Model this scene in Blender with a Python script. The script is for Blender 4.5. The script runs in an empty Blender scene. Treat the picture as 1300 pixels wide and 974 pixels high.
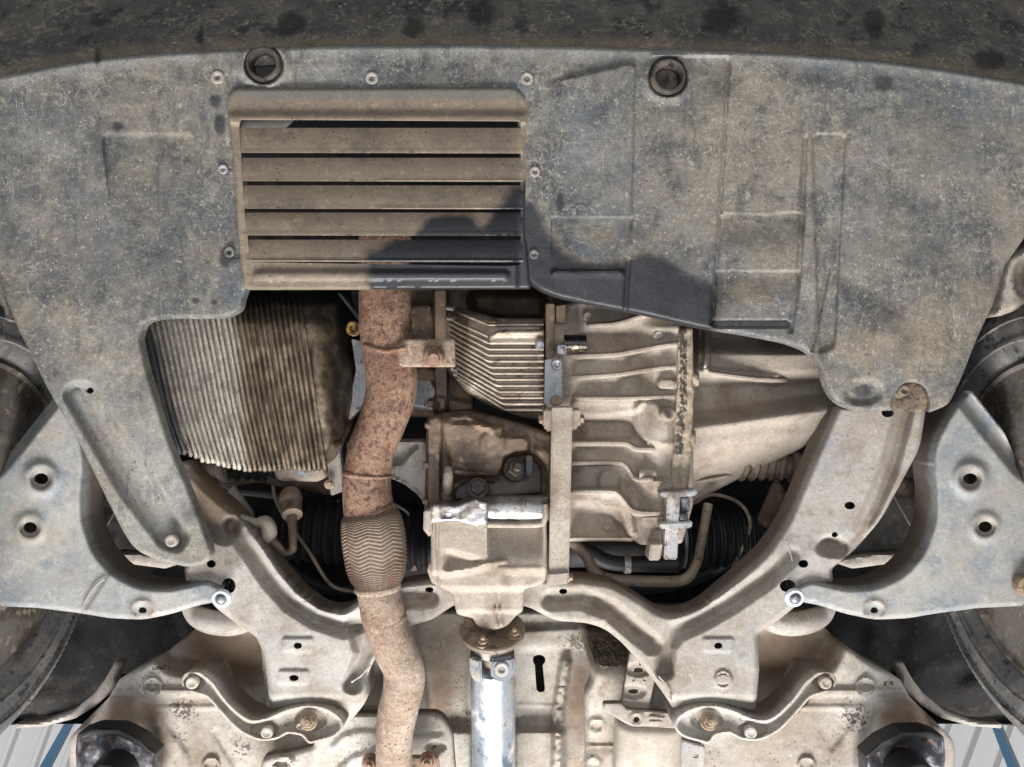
import bpy, bmesh, math, random
import numpy as np
from mathutils import Vector, Matrix, Quaternion
random.seed(4); rng = np.random.RandomState(7)
SC = bpy.context.scene; COL = SC.collection
F = 1020.0; CX, CY = 650.0, 487.0            # photograph geometry: focal length and centre in photo pixels
# ------------------------------------------------------------------ camera, world, lamps, exposure
cam = bpy.data.cameras.new('camera'); co = bpy.data.objects.new('camera', cam); COL.objects.link(co)
cam.sensor_width = 36; cam.lens = F/1300*36; cam.clip_end = 200; cam.clip_start = .05
co.location = (0, 0, 0); co.rotation_euler = (0, math.pi, 0); SC.camera = co
W = bpy.data.worlds.new('World'); SC.world = W; W.use_nodes = True
W.node_tree.nodes['Background'].inputs[0].default_value = (.86, .93, 1, 1)
W.node_tree.nodes['Background'].inputs[1].default_value = .15
def area(name, loc, to, sx, sy, watts, col):
    l = bpy.data.lights.new(name, 'AREA'); l.shape = 'RECTANGLE'; l.size = sx; l.size_y = sy; l.energy = watts; l.color = col
    o = bpy.data.objects.new(name, l); COL.objects.link(o); o.location = loc
    o.rotation_euler = (Vector(to)-Vector(loc)).to_track_quat('-Z', 'Y').to_euler()
area('work_lamp_rear', (.1, -2.5, -.25), (0, 0, 1.15), 2.0, 1.0, 165, (1, .975, .955))
area('floor_bounce_fill', (0, .1, -.9), (0, -.1, 1.1), 1.3, 1.0, 12, (.97, .97, 1))  # fill from below, added for light bouncing off the workshop floor
area('side_lamp_left', (2.6, -.7, .5), (0, -.2, 1.15), .7, 1.2, 21, (.86, .93, 1))
area('side_lamp_right', (-2.6, -.7, .5), (0, -.2, 1.15), .7, 1.2, 21, (.86, .93, 1))
area('roof_fill_left', (4.2, -3.2, 2.2), (3.2, -2.2, 5), 1.5, 1.5, 60, (.93, .96, 1))  # unseen lamps added to brighten the roof, one per side
area('roof_fill_right', (-4.2, -3.2, 2.2), (-3.2, -2.2, 5), 1.5, 1.5, 60, (.93, .96, 1))
SC.view_settings.view_transform = 'Standard'; SC.view_settings.look = 'None'
SC.view_settings.exposure = 0.24; SC.view_settings.gamma = 1
# ------------------------------------------------------------------ helpers
def P(x, y, d): return np.array([-(x-CX)/F*d, -(y-CY)/F*d, d])
def px(v, d): return v*d/F                   # length of v photo pixels at depth d
def sm(t): t = np.clip(t, 0, 1); return t*t*(3-2*t)
_lat = rng.rand(16, 256, 256)
def noise(x, y, s, k=0, octv=3):
    out = 0; a = 1; tot = 0
    for o in range(octv):
        u = x/s*(2**o)+17.3*k; v = y/s*(2**o)+9.1*k
        i = np.floor(u).astype(int); j = np.floor(v).astype(int); fu = sm(u-i); fv = sm(v-j)
        L = _lat[(k+o) % 16]
        g = lambda a_, b_: L[a_ % 256, b_ % 256]
        out = out+a*((g(i, j)*(1-fu)+g(i+1, j)*fu)*(1-fv)+(g(i, j+1)*(1-fu)+g(i+1, j+1)*fu)*fv); tot += a; a *= .5
    return out/tot-.5
def fillet(pts, r=6):
    """round the corners of a closed outline; a point may carry its own radius"""
    out = []; n = len(pts)
    for i in range(n):
        p = np.array(pts[i][:2], float); a = np.array(pts[i-1][:2], float); b = np.array(pts[(i+1) % n][:2], float)
        rr = pts[i][2] if len(pts[i]) > 2 else r
        da = np.linalg.norm(a-p); db = np.linalg.norm(b-p); rr = min(rr, da*.48, db*.48)
        if rr < .8: out.append(p); continue
        s = p+(a-p)/da*rr; e = p+(b-p)/db*rr; k = max(2, int(rr/4)+2)
        for t in np.linspace(0, 1, k+1): out.append((1-t)**2*s+2*t*(1-t)*p+t*t*e)
    return np.array(out)
def segdist(x, y, pts, closed=False):
    pts = np.asarray(pts, float); m = len(pts); best = np.full(x.shape, 1e9); bx = x.copy(); by = y.copy()
    for i in range(m if closed else m-1):
        a = pts[i]; b = pts[(i+1) % m]; d = b-a; L = d@d
        if L < 1e-9: continue
        t = np.clip(((x-a[0])*d[0]+(y-a[1])*d[1])/L, 0, 1)
        qx = a[0]+t*d[0]; qy = a[1]+t*d[1]; q = np.hypot(x-qx, y-qy); k = q < best
        best = np.where(k, q, best); bx = np.where(k, qx, bx); by = np.where(k, qy, by)
    return best, bx, by
def inside(x, y, pts):
    r = np.zeros(x.shape, bool); m = len(pts)
    for i in range(m):
        x1, y1 = pts[i]; x2, y2 = pts[(i+1) % m]
        if y1 == y2: continue
        c = ((y1 > y) != (y2 > y)) & (x < (x2-x1)*(y-y1)/(y2-y1)+x1); r ^= c
    return r
def sdf(x, y, pts):
    d = segdist(x, y, pts, True)[0]; return np.where(inside(x, y, pts), -d, d)
# relief features (photo pixels across, metres high)
def ridge(x, y, pts, w, h, s=4): return h*sm((w+s-segdist(x, y, pts)[0])/s)
def plat(x, y, pts, h, s=6, r=8): return h*sm(.5-sdf(x, y, fillet(pts, r))/s)
def disc(x, y, cx, cy, rx, ry, h, s=.3):
    d = np.hypot((x-cx)/rx, (y-cy)/ry); return h*sm((1+s-d)/s)
def ring(x, y, cx, cy, r, w, h): return h*np.exp(-((np.hypot(x-cx, y-cy)-r)/w)**2)
def ell(cx, cy, rx, ry=None, n=18, a0=0):
    ry = ry or rx; return [(cx+rx*math.cos(t), cy+ry*math.sin(t)) for t in [2*math.pi*i/n+a0 for i in range(n)]]
# objects
def finish(name, verts, faces, mat, parent=None, smooth=True, attrs=None, sharp=None):
    base = np.array(parent['_L']) if parent is not None else np.zeros(3)
    me = bpy.data.meshes.new(name); v = np.asarray(verts, float)-base
    me.from_pydata(v.tolist(), [], faces); me.update()
    if attrs:
        for k, arr in attrs.items():
            a = me.attributes.new(k, 'FLOAT', 'POINT'); a.data.foreach_set('value', np.asarray(arr, np.float32))
    if smooth:
        me.shade_smooth()
        if sharp: me.set_sharp_from_angle(angle=math.radians(sharp))
    me.materials.append(mat)
    o = bpy.data.objects.new(name, me); COL.objects.link(o)
    if parent is not None: o.parent = parent; o['_L'] = [float(q) for q in base]
    else: o['_L'] = [0., 0., 0.]
    return o
def thing(name, label, cat, at, group=None):
    o = bpy.data.objects.new(name, None); COL.objects.link(o); L = P(*at); o.location = L; o.empty_display_size = .03
    o['_L'] = [float(q) for q in L]; o['label'] = label; o['category'] = cat
    if group: o['group'] = group
    return o
def tag(o, label=None, cat=None, group=None, kind=None):
    for k, v in (('label', label), ('category', cat), ('group', group), ('kind', kind)):
        if v: o[k] = v
    return o
def relief(name, outline, d0, mat, parent=None, hf=None, holes=(), step=4, skirt=.02, er=5, eh=.004, taper=0, attrs=None, df=None, r=6, back=False, hskirt=.004):
    """a pressed or cast surface: outline in photo pixels at depth d0, heights towards the ground, side walls straight up"""
    outer = fillet(outline, r); loops = [outer]+[np.array(h, float) for h in holes]
    lo = outer.min(0)-step*1.5; hi = outer.max(0)+step*1.5
    gx = np.arange(lo[0], hi[0], step); gy = np.arange(lo[1], hi[1], step); X, Y = np.meshgrid(gx, gy); sh = X.shape
    ins = inside(X, Y, outer)
    best = np.full(sh, 1e9); BX = X.copy(); BY = Y.copy()
    for i, lp in enumerate(loops):
        if i: ins &= ~inside(X, Y, lp)
        q, bx, by = segdist(X, Y, lp, True); k = q < best
        best = np.where(k, q, best); BX = np.where(k, bx, BX); BY = np.where(k, by, BY)
        if i == 0: OD = q.copy()
    pad = np.pad(ins, 1); nb = np.zeros(sh, bool)
    for a in (0, 1, 2):
        for b in (0, 1, 2): nb |= pad[a:a+sh[0], b:b+sh[1]]
    snap = (nb & ~ins) | (ins & (best < .3*step)); keep = nb | ins
    X = np.where(snap, BX, X); Y = np.where(snap, BY, Y); D = np.where(snap & (best >= OD-1e-6), 0, OD)
    idx = -np.ones(sh, int); idx[keep] = np.arange(keep.sum())
    x = X[keep]; y = Y[keep]; D = D[keep]; HB = (snap & (best < OD-1e-6))[keep]
    h = hf(x, y, D) if hf else np.zeros_like(x)
    if er: t = np.clip(D/er, 0, 1); h = h-eh*(1-t)**2.2
    d = (df(x, y) if df else d0)-h
    V = np.stack([-(x-CX)/F*d, -(y-CY)/F*d, d+0*x], 1)
    a = idx[:-1, :-1]; b = idx[:-1, 1:]; c = idx[1:, 1:]; e = idx[1:, :-1]
    m = (a >= 0) & (b >= 0) & (c >= 0) & (e >= 0); core = ins[:-1, :-1] | ins[:-1, 1:] | ins[1:, 1:] | ins[1:, :-1]; m &= core
    faces = np.stack([a[m], e[m], c[m], b[m]], 1)[:, ::-1]
    # boundary
    ed = {}
    for f in faces.tolist():
        for i in range(4):
            u, v = f[i], f[(i+1) % 4]; ed[(u, v)] = 1
    bd = [(u, v) for (u, v) in ed if (v, u) not in ed]
    faces = faces.tolist(); n0 = len(V)
    if skirt and bd:
        ids = sorted({u for e_ in bd for u in e_}); mp = {u: n0+i for i, u in enumerate(ids)}
        low = V[ids].copy()
        if taper:
            cen = V.mean(0); low[:, :2] += (low[:, :2]-cen[:2])*taper
        low[:, 2] += np.where(HB[ids], min(hskirt, skirt), skirt); V = np.concatenate([V, low])
        faces += [(v, u, mp[u], mp[v]) for u, v in bd]
        x = np.concatenate([x, x[ids]]); y = np.concatenate([y, y[ids]])
    if back:
        n1 = len(V); faces += [tuple(n1+q for q in f[::-1]) for f in faces[:int(m.sum())]]
        Vb = V[:n0].copy(); Vb[:, 2] += skirt; V = np.concatenate([V, Vb]); x = np.concatenate([x, x[:n0]]); y = np.concatenate([y, y[:n0]])
    A = {k: f(x, y) for k, f in attrs.items()} if attrs else {}
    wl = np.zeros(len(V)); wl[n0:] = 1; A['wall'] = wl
    return finish(name, V, faces, mat, parent, True, A, sharp=50)
def catmull(pts, n=6):
    pts = np.asarray(pts, float); q = np.vstack([2*pts[0]-pts[1], pts, 2*pts[-1]-pts[-2]]); out = []
    for i in range(1, len(q)-2):
        for t in np.linspace(0, 1, n, endpoint=False):
            a, b, c, d = q[i-1], q[i], q[i+1], q[i+2]
            out.append(.5*(2*b+(c-a)*t+(2*a-5*b+4*c-d)*t*t+(3*b-3*c+d-a)*t**3))
    out.append(pts[-1]); return np.array(out)
def tube(name, pts, mat, parent=None, n=6, seg=16, disp=None, flat=1.0, cap=True, smooth=True, attrs=None):
    """swept round bar: pts are (px, py, depth, radius in px)"""
    c = catmull(pts, n) if n > 1 else np.asarray(pts, float)
    C = np.array([P(*q[:3]) for q in c]); R = np.array([px(q[3], q[2]) for q in c])
    T = np.gradient(C, axis=0); T /= np.linalg.norm(T, axis=1)[:, None]
    up = np.array([0, 0, 1.]); 
    if abs(T[0]@up) > .9: up = np.array([0, 1., 0])
    N = up-T[0]*(up@T[0]); N /= np.linalg.norm(N); V = []; 
    for i in range(len(C)):
        N = N-T[i]*(N@T[i]); N /= np.linalg.norm(N); B = np.cross(T[i], N)
        for k in range(seg):
            a = 2*math.pi*k/seg; rr = R[i]+(disp(a, i/(len(C)-1)) if disp else 0)
            V.append(C[i]+rr*(math.cos(a)*N*flat+math.sin(a)*B))
    fs = [(i*seg+k, i*seg+(k+1) % seg, (i+1)*seg+(k+1) % seg, (i+1)*seg+k) for i in range(len(C)-1) for k in range(seg)]
    if cap: fs += [tuple(range(seg))[::-1], tuple((len(C)-1)*seg+k for k in range(seg))]
    A = None
    if attrs: v = np.array(V); A = {k: f(CX-v[:, 0]/v[:, 2]*F, CY-v[:, 1]/v[:, 2]*F) for k, f in attrs.items()}
    return finish(name, V, fs, mat, parent, smooth, A, sharp=60)
def web(name, p, w, dfun, H, mat, par, flare=1.5):
    """upright casting rib: crisp rounded crest, drafted side walls down to the surface below"""
    c = catmull(p, 5); T = np.gradient(c, axis=0); T /= np.linalg.norm(T, axis=1)[:, None]; Nn = np.stack([-T[:, 1], T[:, 0]], 1); V = []
    prof = [(-w*flare-1.2, -.004), (-w*flare, .25), (-w, .88), (-w*.6, 1.), (w*.6, 1.), (w, .88), (w*flare, .25), (w*flare+1.2, -.004)]
    db = dfun(c[:, 0], c[:, 1]); db = np.convolve(np.pad(db, 2, mode='edge'), np.ones(5)/5, 'valid')
    for i in range(len(c)):
        e = min(1, (i+.4)/1.6, (len(c)-i-.6)/1.6)
        for (o, hh) in prof: q = c[i]+Nn[i]*o; V.append(P(q[0], q[1], db[i]-H*max(hh*e, -.2)+(.003 if hh < 0 else 0)))
    m = len(prof); fs = [(i*m+k, i*m+k+1, (i+1)*m+k+1, (i+1)*m+k) for i in range(len(c)-1) for k in range(m-1)]
    return finish(name, V, fs, mat, par, True, sharp=40)
def lathe(name, o, axis, prof, mat, parent=None, seg=24, sides=None, sharp=35):
    """prof: (distance along axis, radius) in metres; o world point"""
    ax = np.array(axis, float); ax /= np.linalg.norm(ax); u = np.array([0, 0, 1.]) if abs(ax[2]) < .9 else np.array([1., 0, 0])
    u = u-ax*(u@ax); u /= np.linalg.norm(u); w = np.cross(ax, u); V = []
    for (t, r) in prof:
        for k in range(seg): a = 2*math.pi*(k+.5)/seg; V.append(np.array(o)+ax*t+r*(math.cos(a)*u+math.sin(a)*w))
    m = len(prof); fs = [(i*seg+k, i*seg+(k+1) % seg, (i+1)*seg+(k+1) % seg, (i+1)*seg+k) for i in range(m-1) for k in range(seg)]
    fs += [tuple(range(seg))[::-1], tuple((m-1)*seg+k for k in range(seg))]
    return finish(name, V, fs, mat, parent, True, sharp=sharp)
_bm = {}
def bolt_mesh(kind, mat):
    if (kind, mat.name) in _bm: return _bm[(kind, mat.name)]
    V = []; fs = []
    def stack(prof, seg):
        b = len(V)
        for t, r in prof:
            for k in range(seg): a = 2*math.pi*k/seg; V.append((r*math.cos(a), r*math.sin(a), t))
        for i in range(len(prof)-1):
            for k in range(seg): fs.append((b+i*seg+k, b+i*seg+(k+1) % seg, b+(i+1)*seg+(k+1) % seg, b+(i+1)*seg+k))
        fs.append(tuple(b+(len(prof)-1)*seg+k for k in range(seg)))
    if kind == 'hex':
        stack([(-.3, 1.0), (.12, 1.0), (.2, .92)], 20); stack([(.15, .74), (.62, .74), (.72, .64)], 6)
    elif kind == 'nut':
        stack([(-.3, 1.0), (.12, 1.0), (.2, .92)], 20); stack([(.15, .74), (.6, .74), (.7, .64)], 6); stack([(.6, .36), (1.15, .36), (1.22, .28)], 12)
    elif kind == 'stud':
        stack([(-.3, 1.0), (.5, 1.0), (.66, .9), (.7, .6), (.6, .45)], 16)
    elif kind == 'rivet':
        stack([(-.3, 1.0), (.08, 1.0), (.16, .86), (.12, .55), (-.12, .38), (-.3, .3)], 20)
    me = bpy.data.meshes.new(kind+'_head'); me.from_pydata(V, [], fs); me.shade_smooth(); me.set_sharp_from_angle(angle=.6); me.materials.append(mat)
    _bm[(kind, mat.name)] = me; return me
def bolt(parent, x, y, d, r, mat, kind='hex', axis=(0, 0, -1), name='bolt', label=None):
    o = bpy.data.objects.new(name, bolt_mesh(kind, mat)); COL.objects.link(o)
    L = np.array(parent['_L']) if parent is not None else np.zeros(3)
    o.parent = parent; o.location = P(x, y, d)-L; o.rotation_mode = 'QUATERNION'
    q = Vector(axis).to_track_quat('Z', 'Y'); o.rotation_quaternion = q @ Quaternion((0, 0, 1), (x*.37+y) % 3); s = px(r, d); o.scale = (s, s, s)
    if label: o['label'] = label
    return o
def prism(name, pts, d, depth, mat, parent=None, bevel=.0015):
    """solid plate or bar: pts px outline at depth d (or (x,y,d)), bevelled"""
    n = len(pts); V = [P(p[0], p[1], p[2] if len(p) > 2 else d) for p in pts]; V += [v+np.array([0, 0, depth]) for v in V]
    fs = [tuple(range(n)), tuple(range(n, 2*n))[::-1]]+[(i, i+n, (i+1) % n+n, (i+1) % n) for i in range(n)]
    o = finish(name, V, fs, mat, parent, False); b = bmesh.new(); b.from_mesh(o.data); bmesh.ops.recalc_face_normals(b, faces=b.faces)
    if bevel: bmesh.ops.bevel(b, geom=b.edges[:], offset=bevel, segments=2, affect='EDGES', clamp_overlap=True)
    b.to_mesh(o.data); b.free(); o.data.shade_smooth(); o.data.set_sharp_from_angle(angle=.7); return o
# ------------------------------------------------------------------ materials
def S(r, g, b):
    f = lambda c: ((c/255+.055)/1.055)**2.4 if c > 10 else c/255/12.92
    return (f(r), f(g), f(b), 1)
def material(name, base, layers, rough=.75, metal=0., bump=.25, bscale=260, fine=.3, grit=.15):
    """layers: (kind, colour, scale, lo, hi[, opts]) laid over one another; noise in world metres"""
    m = bpy.data.materials.new(name); m.use_nodes = True; N = m.node_tree.nodes; K = m.node_tree.links
    bs = N['Principled BSDF']; geo = N.new('ShaderNodeNewGeometry')
    def nd(t, **kw):
        q = N.new(t)
        for k, v in kw.items(): setattr(q, k, v)
        return q
    def coord(sc=(1, 1, 1), off=0):
        q = nd('ShaderNodeMapping'); q.inputs['Scale'].default_value = sc; q.inputs['Location'].default_value = (off, off*1.7, off*.6); K.new(geo.outputs['Position'], q.inputs['Vector']); return q.outputs[0]
    def fbm(scale, off, sc=(1, 1, 1), detail=5, rgh=.6, dist=0):
        q = nd('ShaderNodeTexNoise'); q.inputs['Scale'].default_value = scale; q.inputs['Detail'].default_value = detail; q.inputs['Roughness'].default_value = rgh; q.inputs['Distortion'].default_value = dist
        K.new(coord(sc, off), q.inputs['Vector']); return q.outputs['Fac']
    def mr(v, lo, hi, a=0, b=1):
        q = nd('ShaderNodeMapRange'); q.interpolation_type = 'SMOOTHSTEP'; q.inputs['From Min'].default_value = lo; q.inputs['From Max'].default_value = hi; q.inputs['To Min'].default_value = a; q.inputs['To Max'].default_value = b; K.new(v, q.inputs['Value']); return q.outputs[0]
    def ma(op, a, b):
        q = nd('ShaderNodeMath', operation=op)
        for i, v in enumerate((a, b)):
            if isinstance(v, (int, float)): q.inputs[i].default_value = v
            else: K.new(v, q.inputs[i])
        return q.outputs[0]
    rgb = nd('ShaderNodeRGB'); rgb.outputs[0].default_value = base; cur = rgb.outputs[0]; rv = None; mv = None; hv = None
    for i, l in enumerate(layers):
        kind, colr, scale, lo, hi = l[:5]; op = l[5] if len(l) > 5 else {}; off = 3.1*(i+1)+len(name)
        if kind == 'noise': msk = mr(fbm(scale, off, op.get('sc', (1, 1, 1)), op.get('detail', 5), op.get('rgh', .62), op.get('dist', 0)), lo, hi)
        elif kind == 'line':      # squiggles: thin contour lines of a noise, where another noise allows
            q = ma('ABSOLUTE', ma('SUBTRACT', fbm(scale, off, op.get('sc', (1, 1, 1)), 3, .5, .8), .5), 0)
            msk = ma('MULTIPLY', mr(q, op.get('w', .012), 0), mr(fbm(scale*.4, off+5, detail=3), lo, hi))
        elif kind == 'spot':
            q = nd('ShaderNodeTexVoronoi'); q.inputs['Scale'].default_value = scale; K.new(coord((1, 1, 1), off), q.inputs['Vector'])
            msk = ma('MULTIPLY', mr(q.outputs['Distance'], op.get('r', .2), op.get('r', .2)*.6), mr(fbm(scale*.12, off+2, detail=3), lo, hi))
        elif kind == 'attr':
            q = nd('ShaderNodeAttribute'); q.attribute_name = op['name']
            msk = mr(ma('ADD', q.outputs['Fac'], ma('MULTIPLY', ma('SUBTRACT', fbm(scale, off, detail=6), .5), op.get('amp', .6))), lo, hi)
        msk = ma('MULTIPLY', msk, op.get('a', 1.0))
        mx = nd('ShaderNodeMix', data_type='RGBA'); K.new(msk, mx.inputs[0]); K.new(cur, mx.inputs[6]); mx.inputs[7].default_value = colr; cur = mx.outputs[2]
        if 'rough' in op or 'metal' in op:
            for key, val0 in (('rough', rough), ('metal', metal)):
                if key in op:
                    prev = rv if key == 'rough' else mv
                    q = nd('ShaderNodeMix', data_type='FLOAT'); K.new(msk, q.inputs[0]); q.inputs[3].default_value = op[key]
                    if prev is None: q.inputs[2].default_value = val0
                    else: K.new(prev, q.inputs[2])
                    if key == 'rough': rv = q.outputs[0]
                    else: mv = q.outputs[0]
        if 'h' in op: hv = ma('MULTIPLY', msk, op['h']) if hv is None else ma('ADD', hv, ma('MULTIPLY', msk, op['h']))
    # fine tone variation of the dirt itself
    v = mr(fbm(900, 21, detail=2), .3, .7, 1-fine, 1+fine*.6); v = ma('MULTIPLY', v, mr(fbm(190, 27, detail=8, rgh=.82), .34, .66, 1-grit, 1+grit*.7)); vv = nd('ShaderNodeVectorMath', operation='SCALE'); K.new(cur, vv.inputs[0]); K.new(v, vv.inputs['Scale']); K.new(vv.outputs[0], bs.inputs['Base Color'])
    if rv is not None: K.new(rv, bs.inputs['Roughness'])
    else: bs.inputs['Roughness'].default_value = rough
    if mv is not None: K.new(mv, bs.inputs['Metallic'])
    else: bs.inputs['Metallic'].default_value = metal
    if bump:
        hgt = ma('ADD', fbm(bscale, 31, detail=6, rgh=.7), ma('MULTIPLY', fbm(bscale*.2, 33, detail=2), 1.2))
        if hv is not None: hgt = ma('ADD', hgt, hv)
        q = nd('ShaderNodeBump'); q.inputs['Strength'].default_value = bump; q.inputs['Distance'].default_value = .0022; K.new(hgt, q.inputs['Height']); K.new(q.outputs[0], bs.inputs['Normal'])
    return m
TAN = S(166, 154, 141); DUST = S(196, 184, 166); BROWN = S(112, 92, 72)
M = {}
def sc(col_, scale, w, a, v, lo=.48): return ('line', col_, scale, lo, lo+.14, {'w': w, 'sc': v, 'a': a})
M['shield'] = material('dirty_black_plastic', S(92, 94, 95), [
    ('noise', S(130, 123, 112), 4, .4, .6, {'detail': 8, 'rgh': .6}), ('noise', S(88, 100, 114), 7, .48, .7, {'a': .6, 'detail': 9}), ('noise', S(134, 125, 110), 9, .46, .7, {'a': .45, 'detail': 10, 'rgh': .74}),
    ('noise', S(152, 146, 134), 26, .47, .66, {'a': .45, 'detail': 10, 'rgh': .8}), ('noise', S(56, 60, 65), 18, .48, .64, {'a': .75, 'detail': 10, 'rgh': .82}), ('noise', S(60, 66, 74), 10, .53, .66, {'a': .6, 'detail': 10, 'rgh': .74}),
    ('attr', S(162, 161, 156), 18, .2, 1.0, {'name': 'pale', 'a': .72, 'amp': 1.0}), ('attr', S(158, 141, 119), 26, .2, .9, {'name': 'tan', 'a': .8, 'amp': 1.0}),
    ('noise', S(62, 66, 72), 30, .55, .66, {'a': .45, 'sc': (1.6, .35, 1), 'detail': 8}), ('noise', S(176, 168, 152), 120, .55, .66, {'a': .6, 'rgh': .8}),
    sc(S(176, 168, 150), 34, .03, .3, (1, 1, 1)), sc(S(170, 162, 146), 60, .04, .25, (1, 1.3, 1)), sc(S(186, 180, 168), 22, .007, .7, (1, 3, 1)), sc(S(180, 176, 166), 16, .006, .7, (3, 1, 1)), sc(S(188, 184, 174), 30, .009, .6, (2, 1, 1), .46), sc(S(50, 54, 60), 24, .006, .6, (2.4, 1, 1)),
    ('spot', S(194, 186, 166), 110, .48, .56, {'r': .16, 'a': .7}), ('spot', S(50, 52, 56), 90, .5, .58, {'r': .18, 'a': .6}),
    ('attr', S(104, 86, 70), 40, .15, .6, {'name': 'stain', 'amp': .6, 'a': .4}), ('attr', S(36, 39, 44), 70, .3, .66, {'name': 'stain', 'amp': .5, 'rough': .42, 'a': .95}), ('spot', S(110, 104, 96), 200, .5, .58, {'r': .14, 'a': .4}), ('attr', S(36, 38, 42), 60, .25, .65, {'name': 'spot', 'amp': .7, 'a': .8}),
    ('spot', S(150, 146, 138), 170, .5, .58, {'r': .1, 'a': .4})], .68, bump=.38, fine=.3, grit=.2)
M['bumper'] = material('textured_bumper_plastic', S(84, 83, 82), [
    ('noise', S(122, 116, 106), 8, .42, .64, {'detail': 10, 'rgh': .75}), ('noise', S(44, 46, 50), 20, .52, .62, {'a': .8, 'detail': 9}), ('noise', S(130, 120, 104), 40, .52, .64, {'a': .75, 'detail': 9, 'rgh': .8}),
    ('attr', S(134, 120, 102), 26, .2, .85, {'name': 'tan', 'amp': 1.0, 'a': .9}), ('line', S(180, 168, 146), 30, .48, .6, {'w': .03, 'a': .45}), ('noise', S(186, 176, 154), 70, .58, .66, {'a': .7, 'detail': 9, 'rgh': .8}), ('line', S(190, 180, 160), 60, .5, .6, {'w': .05, 'a': .4}),
    ('spot', S(170, 152, 120), 60, .5, .56, {'r': .22, 'a': .7}), ('attr', S(28, 28, 30), 60, .25, .62, {'name': 'spot', 'amp': .6, 'a': .75})], .75, bump=.6, fine=.35, grit=.25)
M['louvre'] = material('dusty_brown_steel', S(134, 120, 104), [
    ('noise', S(106, 96, 86), 18, .45, .66, {'a': .75, 'detail': 9, 'rgh': .72}), ('noise', S(152, 138, 118), 12, .5, .7, {'a': .6, 'detail': 8}), ('noise', S(84, 80, 76), 45, .56, .68, {'a': .7, 'detail': 9, 'rgh': .78}), ('noise', S(168, 152, 128), 90, .58, .68, {'a': .5}), ('spot', S(62, 58, 54), 110, .52, .6, {'r': .22, 'a': .6}),
    ('attr', S(112, 110, 104), 40, .1, .9, {'name': 'grey', 'a': .85, 'amp': .9}), ('attr', S(92, 76, 62), 40, .1, .6, {'name': 'stain', 'amp': .7, 'a': .5}),
    ('attr', S(38, 41, 47), 60, .3, .72, {'name': 'stain', 'amp': .6, 'rough': .38, 'a': .95})], .74, bump=.25, fine=.25, grit=.12)
M['pan'] = material('cast_aluminium_pan', S(186, 178, 166), [('noise', S(206, 198, 186), 24, .42, .62, {'detail': 8}), ('noise', S(130, 121, 110), 50, .5, .64, {'a': .6, 'detail': 8}), ('noise', S(96, 90, 84), 140, .56, .66, {'a': .5}),
    ('attr', S(116, 100, 82), 20, .1, .9, {'name': 'oily', 'amp': .9, 'rough': .5}), ('attr', S(158, 142, 120), 34, .55, 1.1, {'name': 'oily', 'amp': 1.8, 'a': .6, 'rough': .5}), ('attr', S(60, 48, 40), 40, .7, 1.2, {'name': 'oily', 'amp': 1.8, 'a': .75, 'rough': .38}),
    ('attr', S(62, 62, 66), 20, .2, .9, {'name': 'dark', 'amp': .7}), ('attr', S(26, 24, 23), 24, .3, .85, {'name': 'wet', 'amp': .7, 'rough': .35})], .55, .15, .5, fine=.3, grit=.25)  # 'dark' paints the shade where the pan's left end curves away
M['pan_oily'] = M['pan_dark'] = M['pan']
M['rust'] = material('rusty_exhaust_steel', S(156, 124, 102), [('noise', S(120, 86, 68), 16, .42, .62, {'a': .85, 'detail': 9, 'rgh': .74}), ('noise', S(96, 70, 62), 45, .5, .6, {'a': .85, 'detail': 9, 'rgh': .8}), ('noise', S(70, 54, 52), 160, .54, .62, {'a': .8}),
    ('noise', S(182, 154, 130), 12, .52, .66, {'a': .7, 'detail': 9, 'rgh': .74}), ('noise', S(150, 84, 46), 26, .58, .68, {'a': .7, 'detail': 8}), ('line', S(74, 56, 50), 60, .5, .6, {'w': .03, 'a': .6})], .88, .0, .8, bscale=380, fine=.35, grit=.25)
M['rust_pale'] = material('dusty_rusty_steel', S(164, 144, 126), [('noise', S(130, 100, 82), 14, .45, .64, {'a': .8, 'detail': 9, 'rgh': .74}), ('noise', S(186, 172, 156), 10, .5, .66, {'a': .75, 'detail': 8}), ('spot', S(84, 60, 50), 120, .5, .58, {'r': .25, 'a': .8}), ('noise', S(120, 82, 62), 60, .56, .66, {'a': .75, 'detail': 9, 'rgh': .8}), ('noise', S(200, 190, 176), 40, .6, .7, {'a': .6, 'detail': 8})], .88, 0, .8, bscale=340, fine=.35, grit=.3)
M['cast'] = material('dusty_cast_aluminium', TAN, [('noise', S(188, 178, 165), 8, .4, .66), ('noise', S(124, 104, 86), 12, .47, .7, {'a': .8, 'detail': 8}), ('noise', S(192, 182, 166), 50, .54, .68, {'a': .5, 'detail': 9, 'rgh': .8}), ('noise', S(112, 96, 80), 34, .55, .68, {'a': .55, 'detail': 9, 'rgh': .8}), ('line', S(92, 78, 64), 30, .52, .62, {'w': .006, 'a': .6}), ('spot', S(70, 56, 44), 150, .56, .62, {'r': .2, 'a': .7}), ('noise', S(104, 84, 64), 6, .57, .68, {'a': .6, 'detail': 8})], .84, 0, .45, fine=.25)
M['cast_dark'] = material('oily_brown_casting', S(98, 82, 68), [('noise', S(130, 110, 90), 14, .44, .62, {'detail': 9}), ('noise', S(56, 46, 40), 20, .54, .68, {'a': .8}), ('noise', S(150, 128, 104), 60, .56, .66, {'a': .6})], .6, 0, .45, fine=.25)
M['oil'] = material('black_oily_grime', S(52, 44, 38), [('noise', S(84, 70, 56), 30, .48, .64, {'detail': 9}), ('noise', S(18, 16, 16), 60, .55, .66)], .35, 0, .5)
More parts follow.
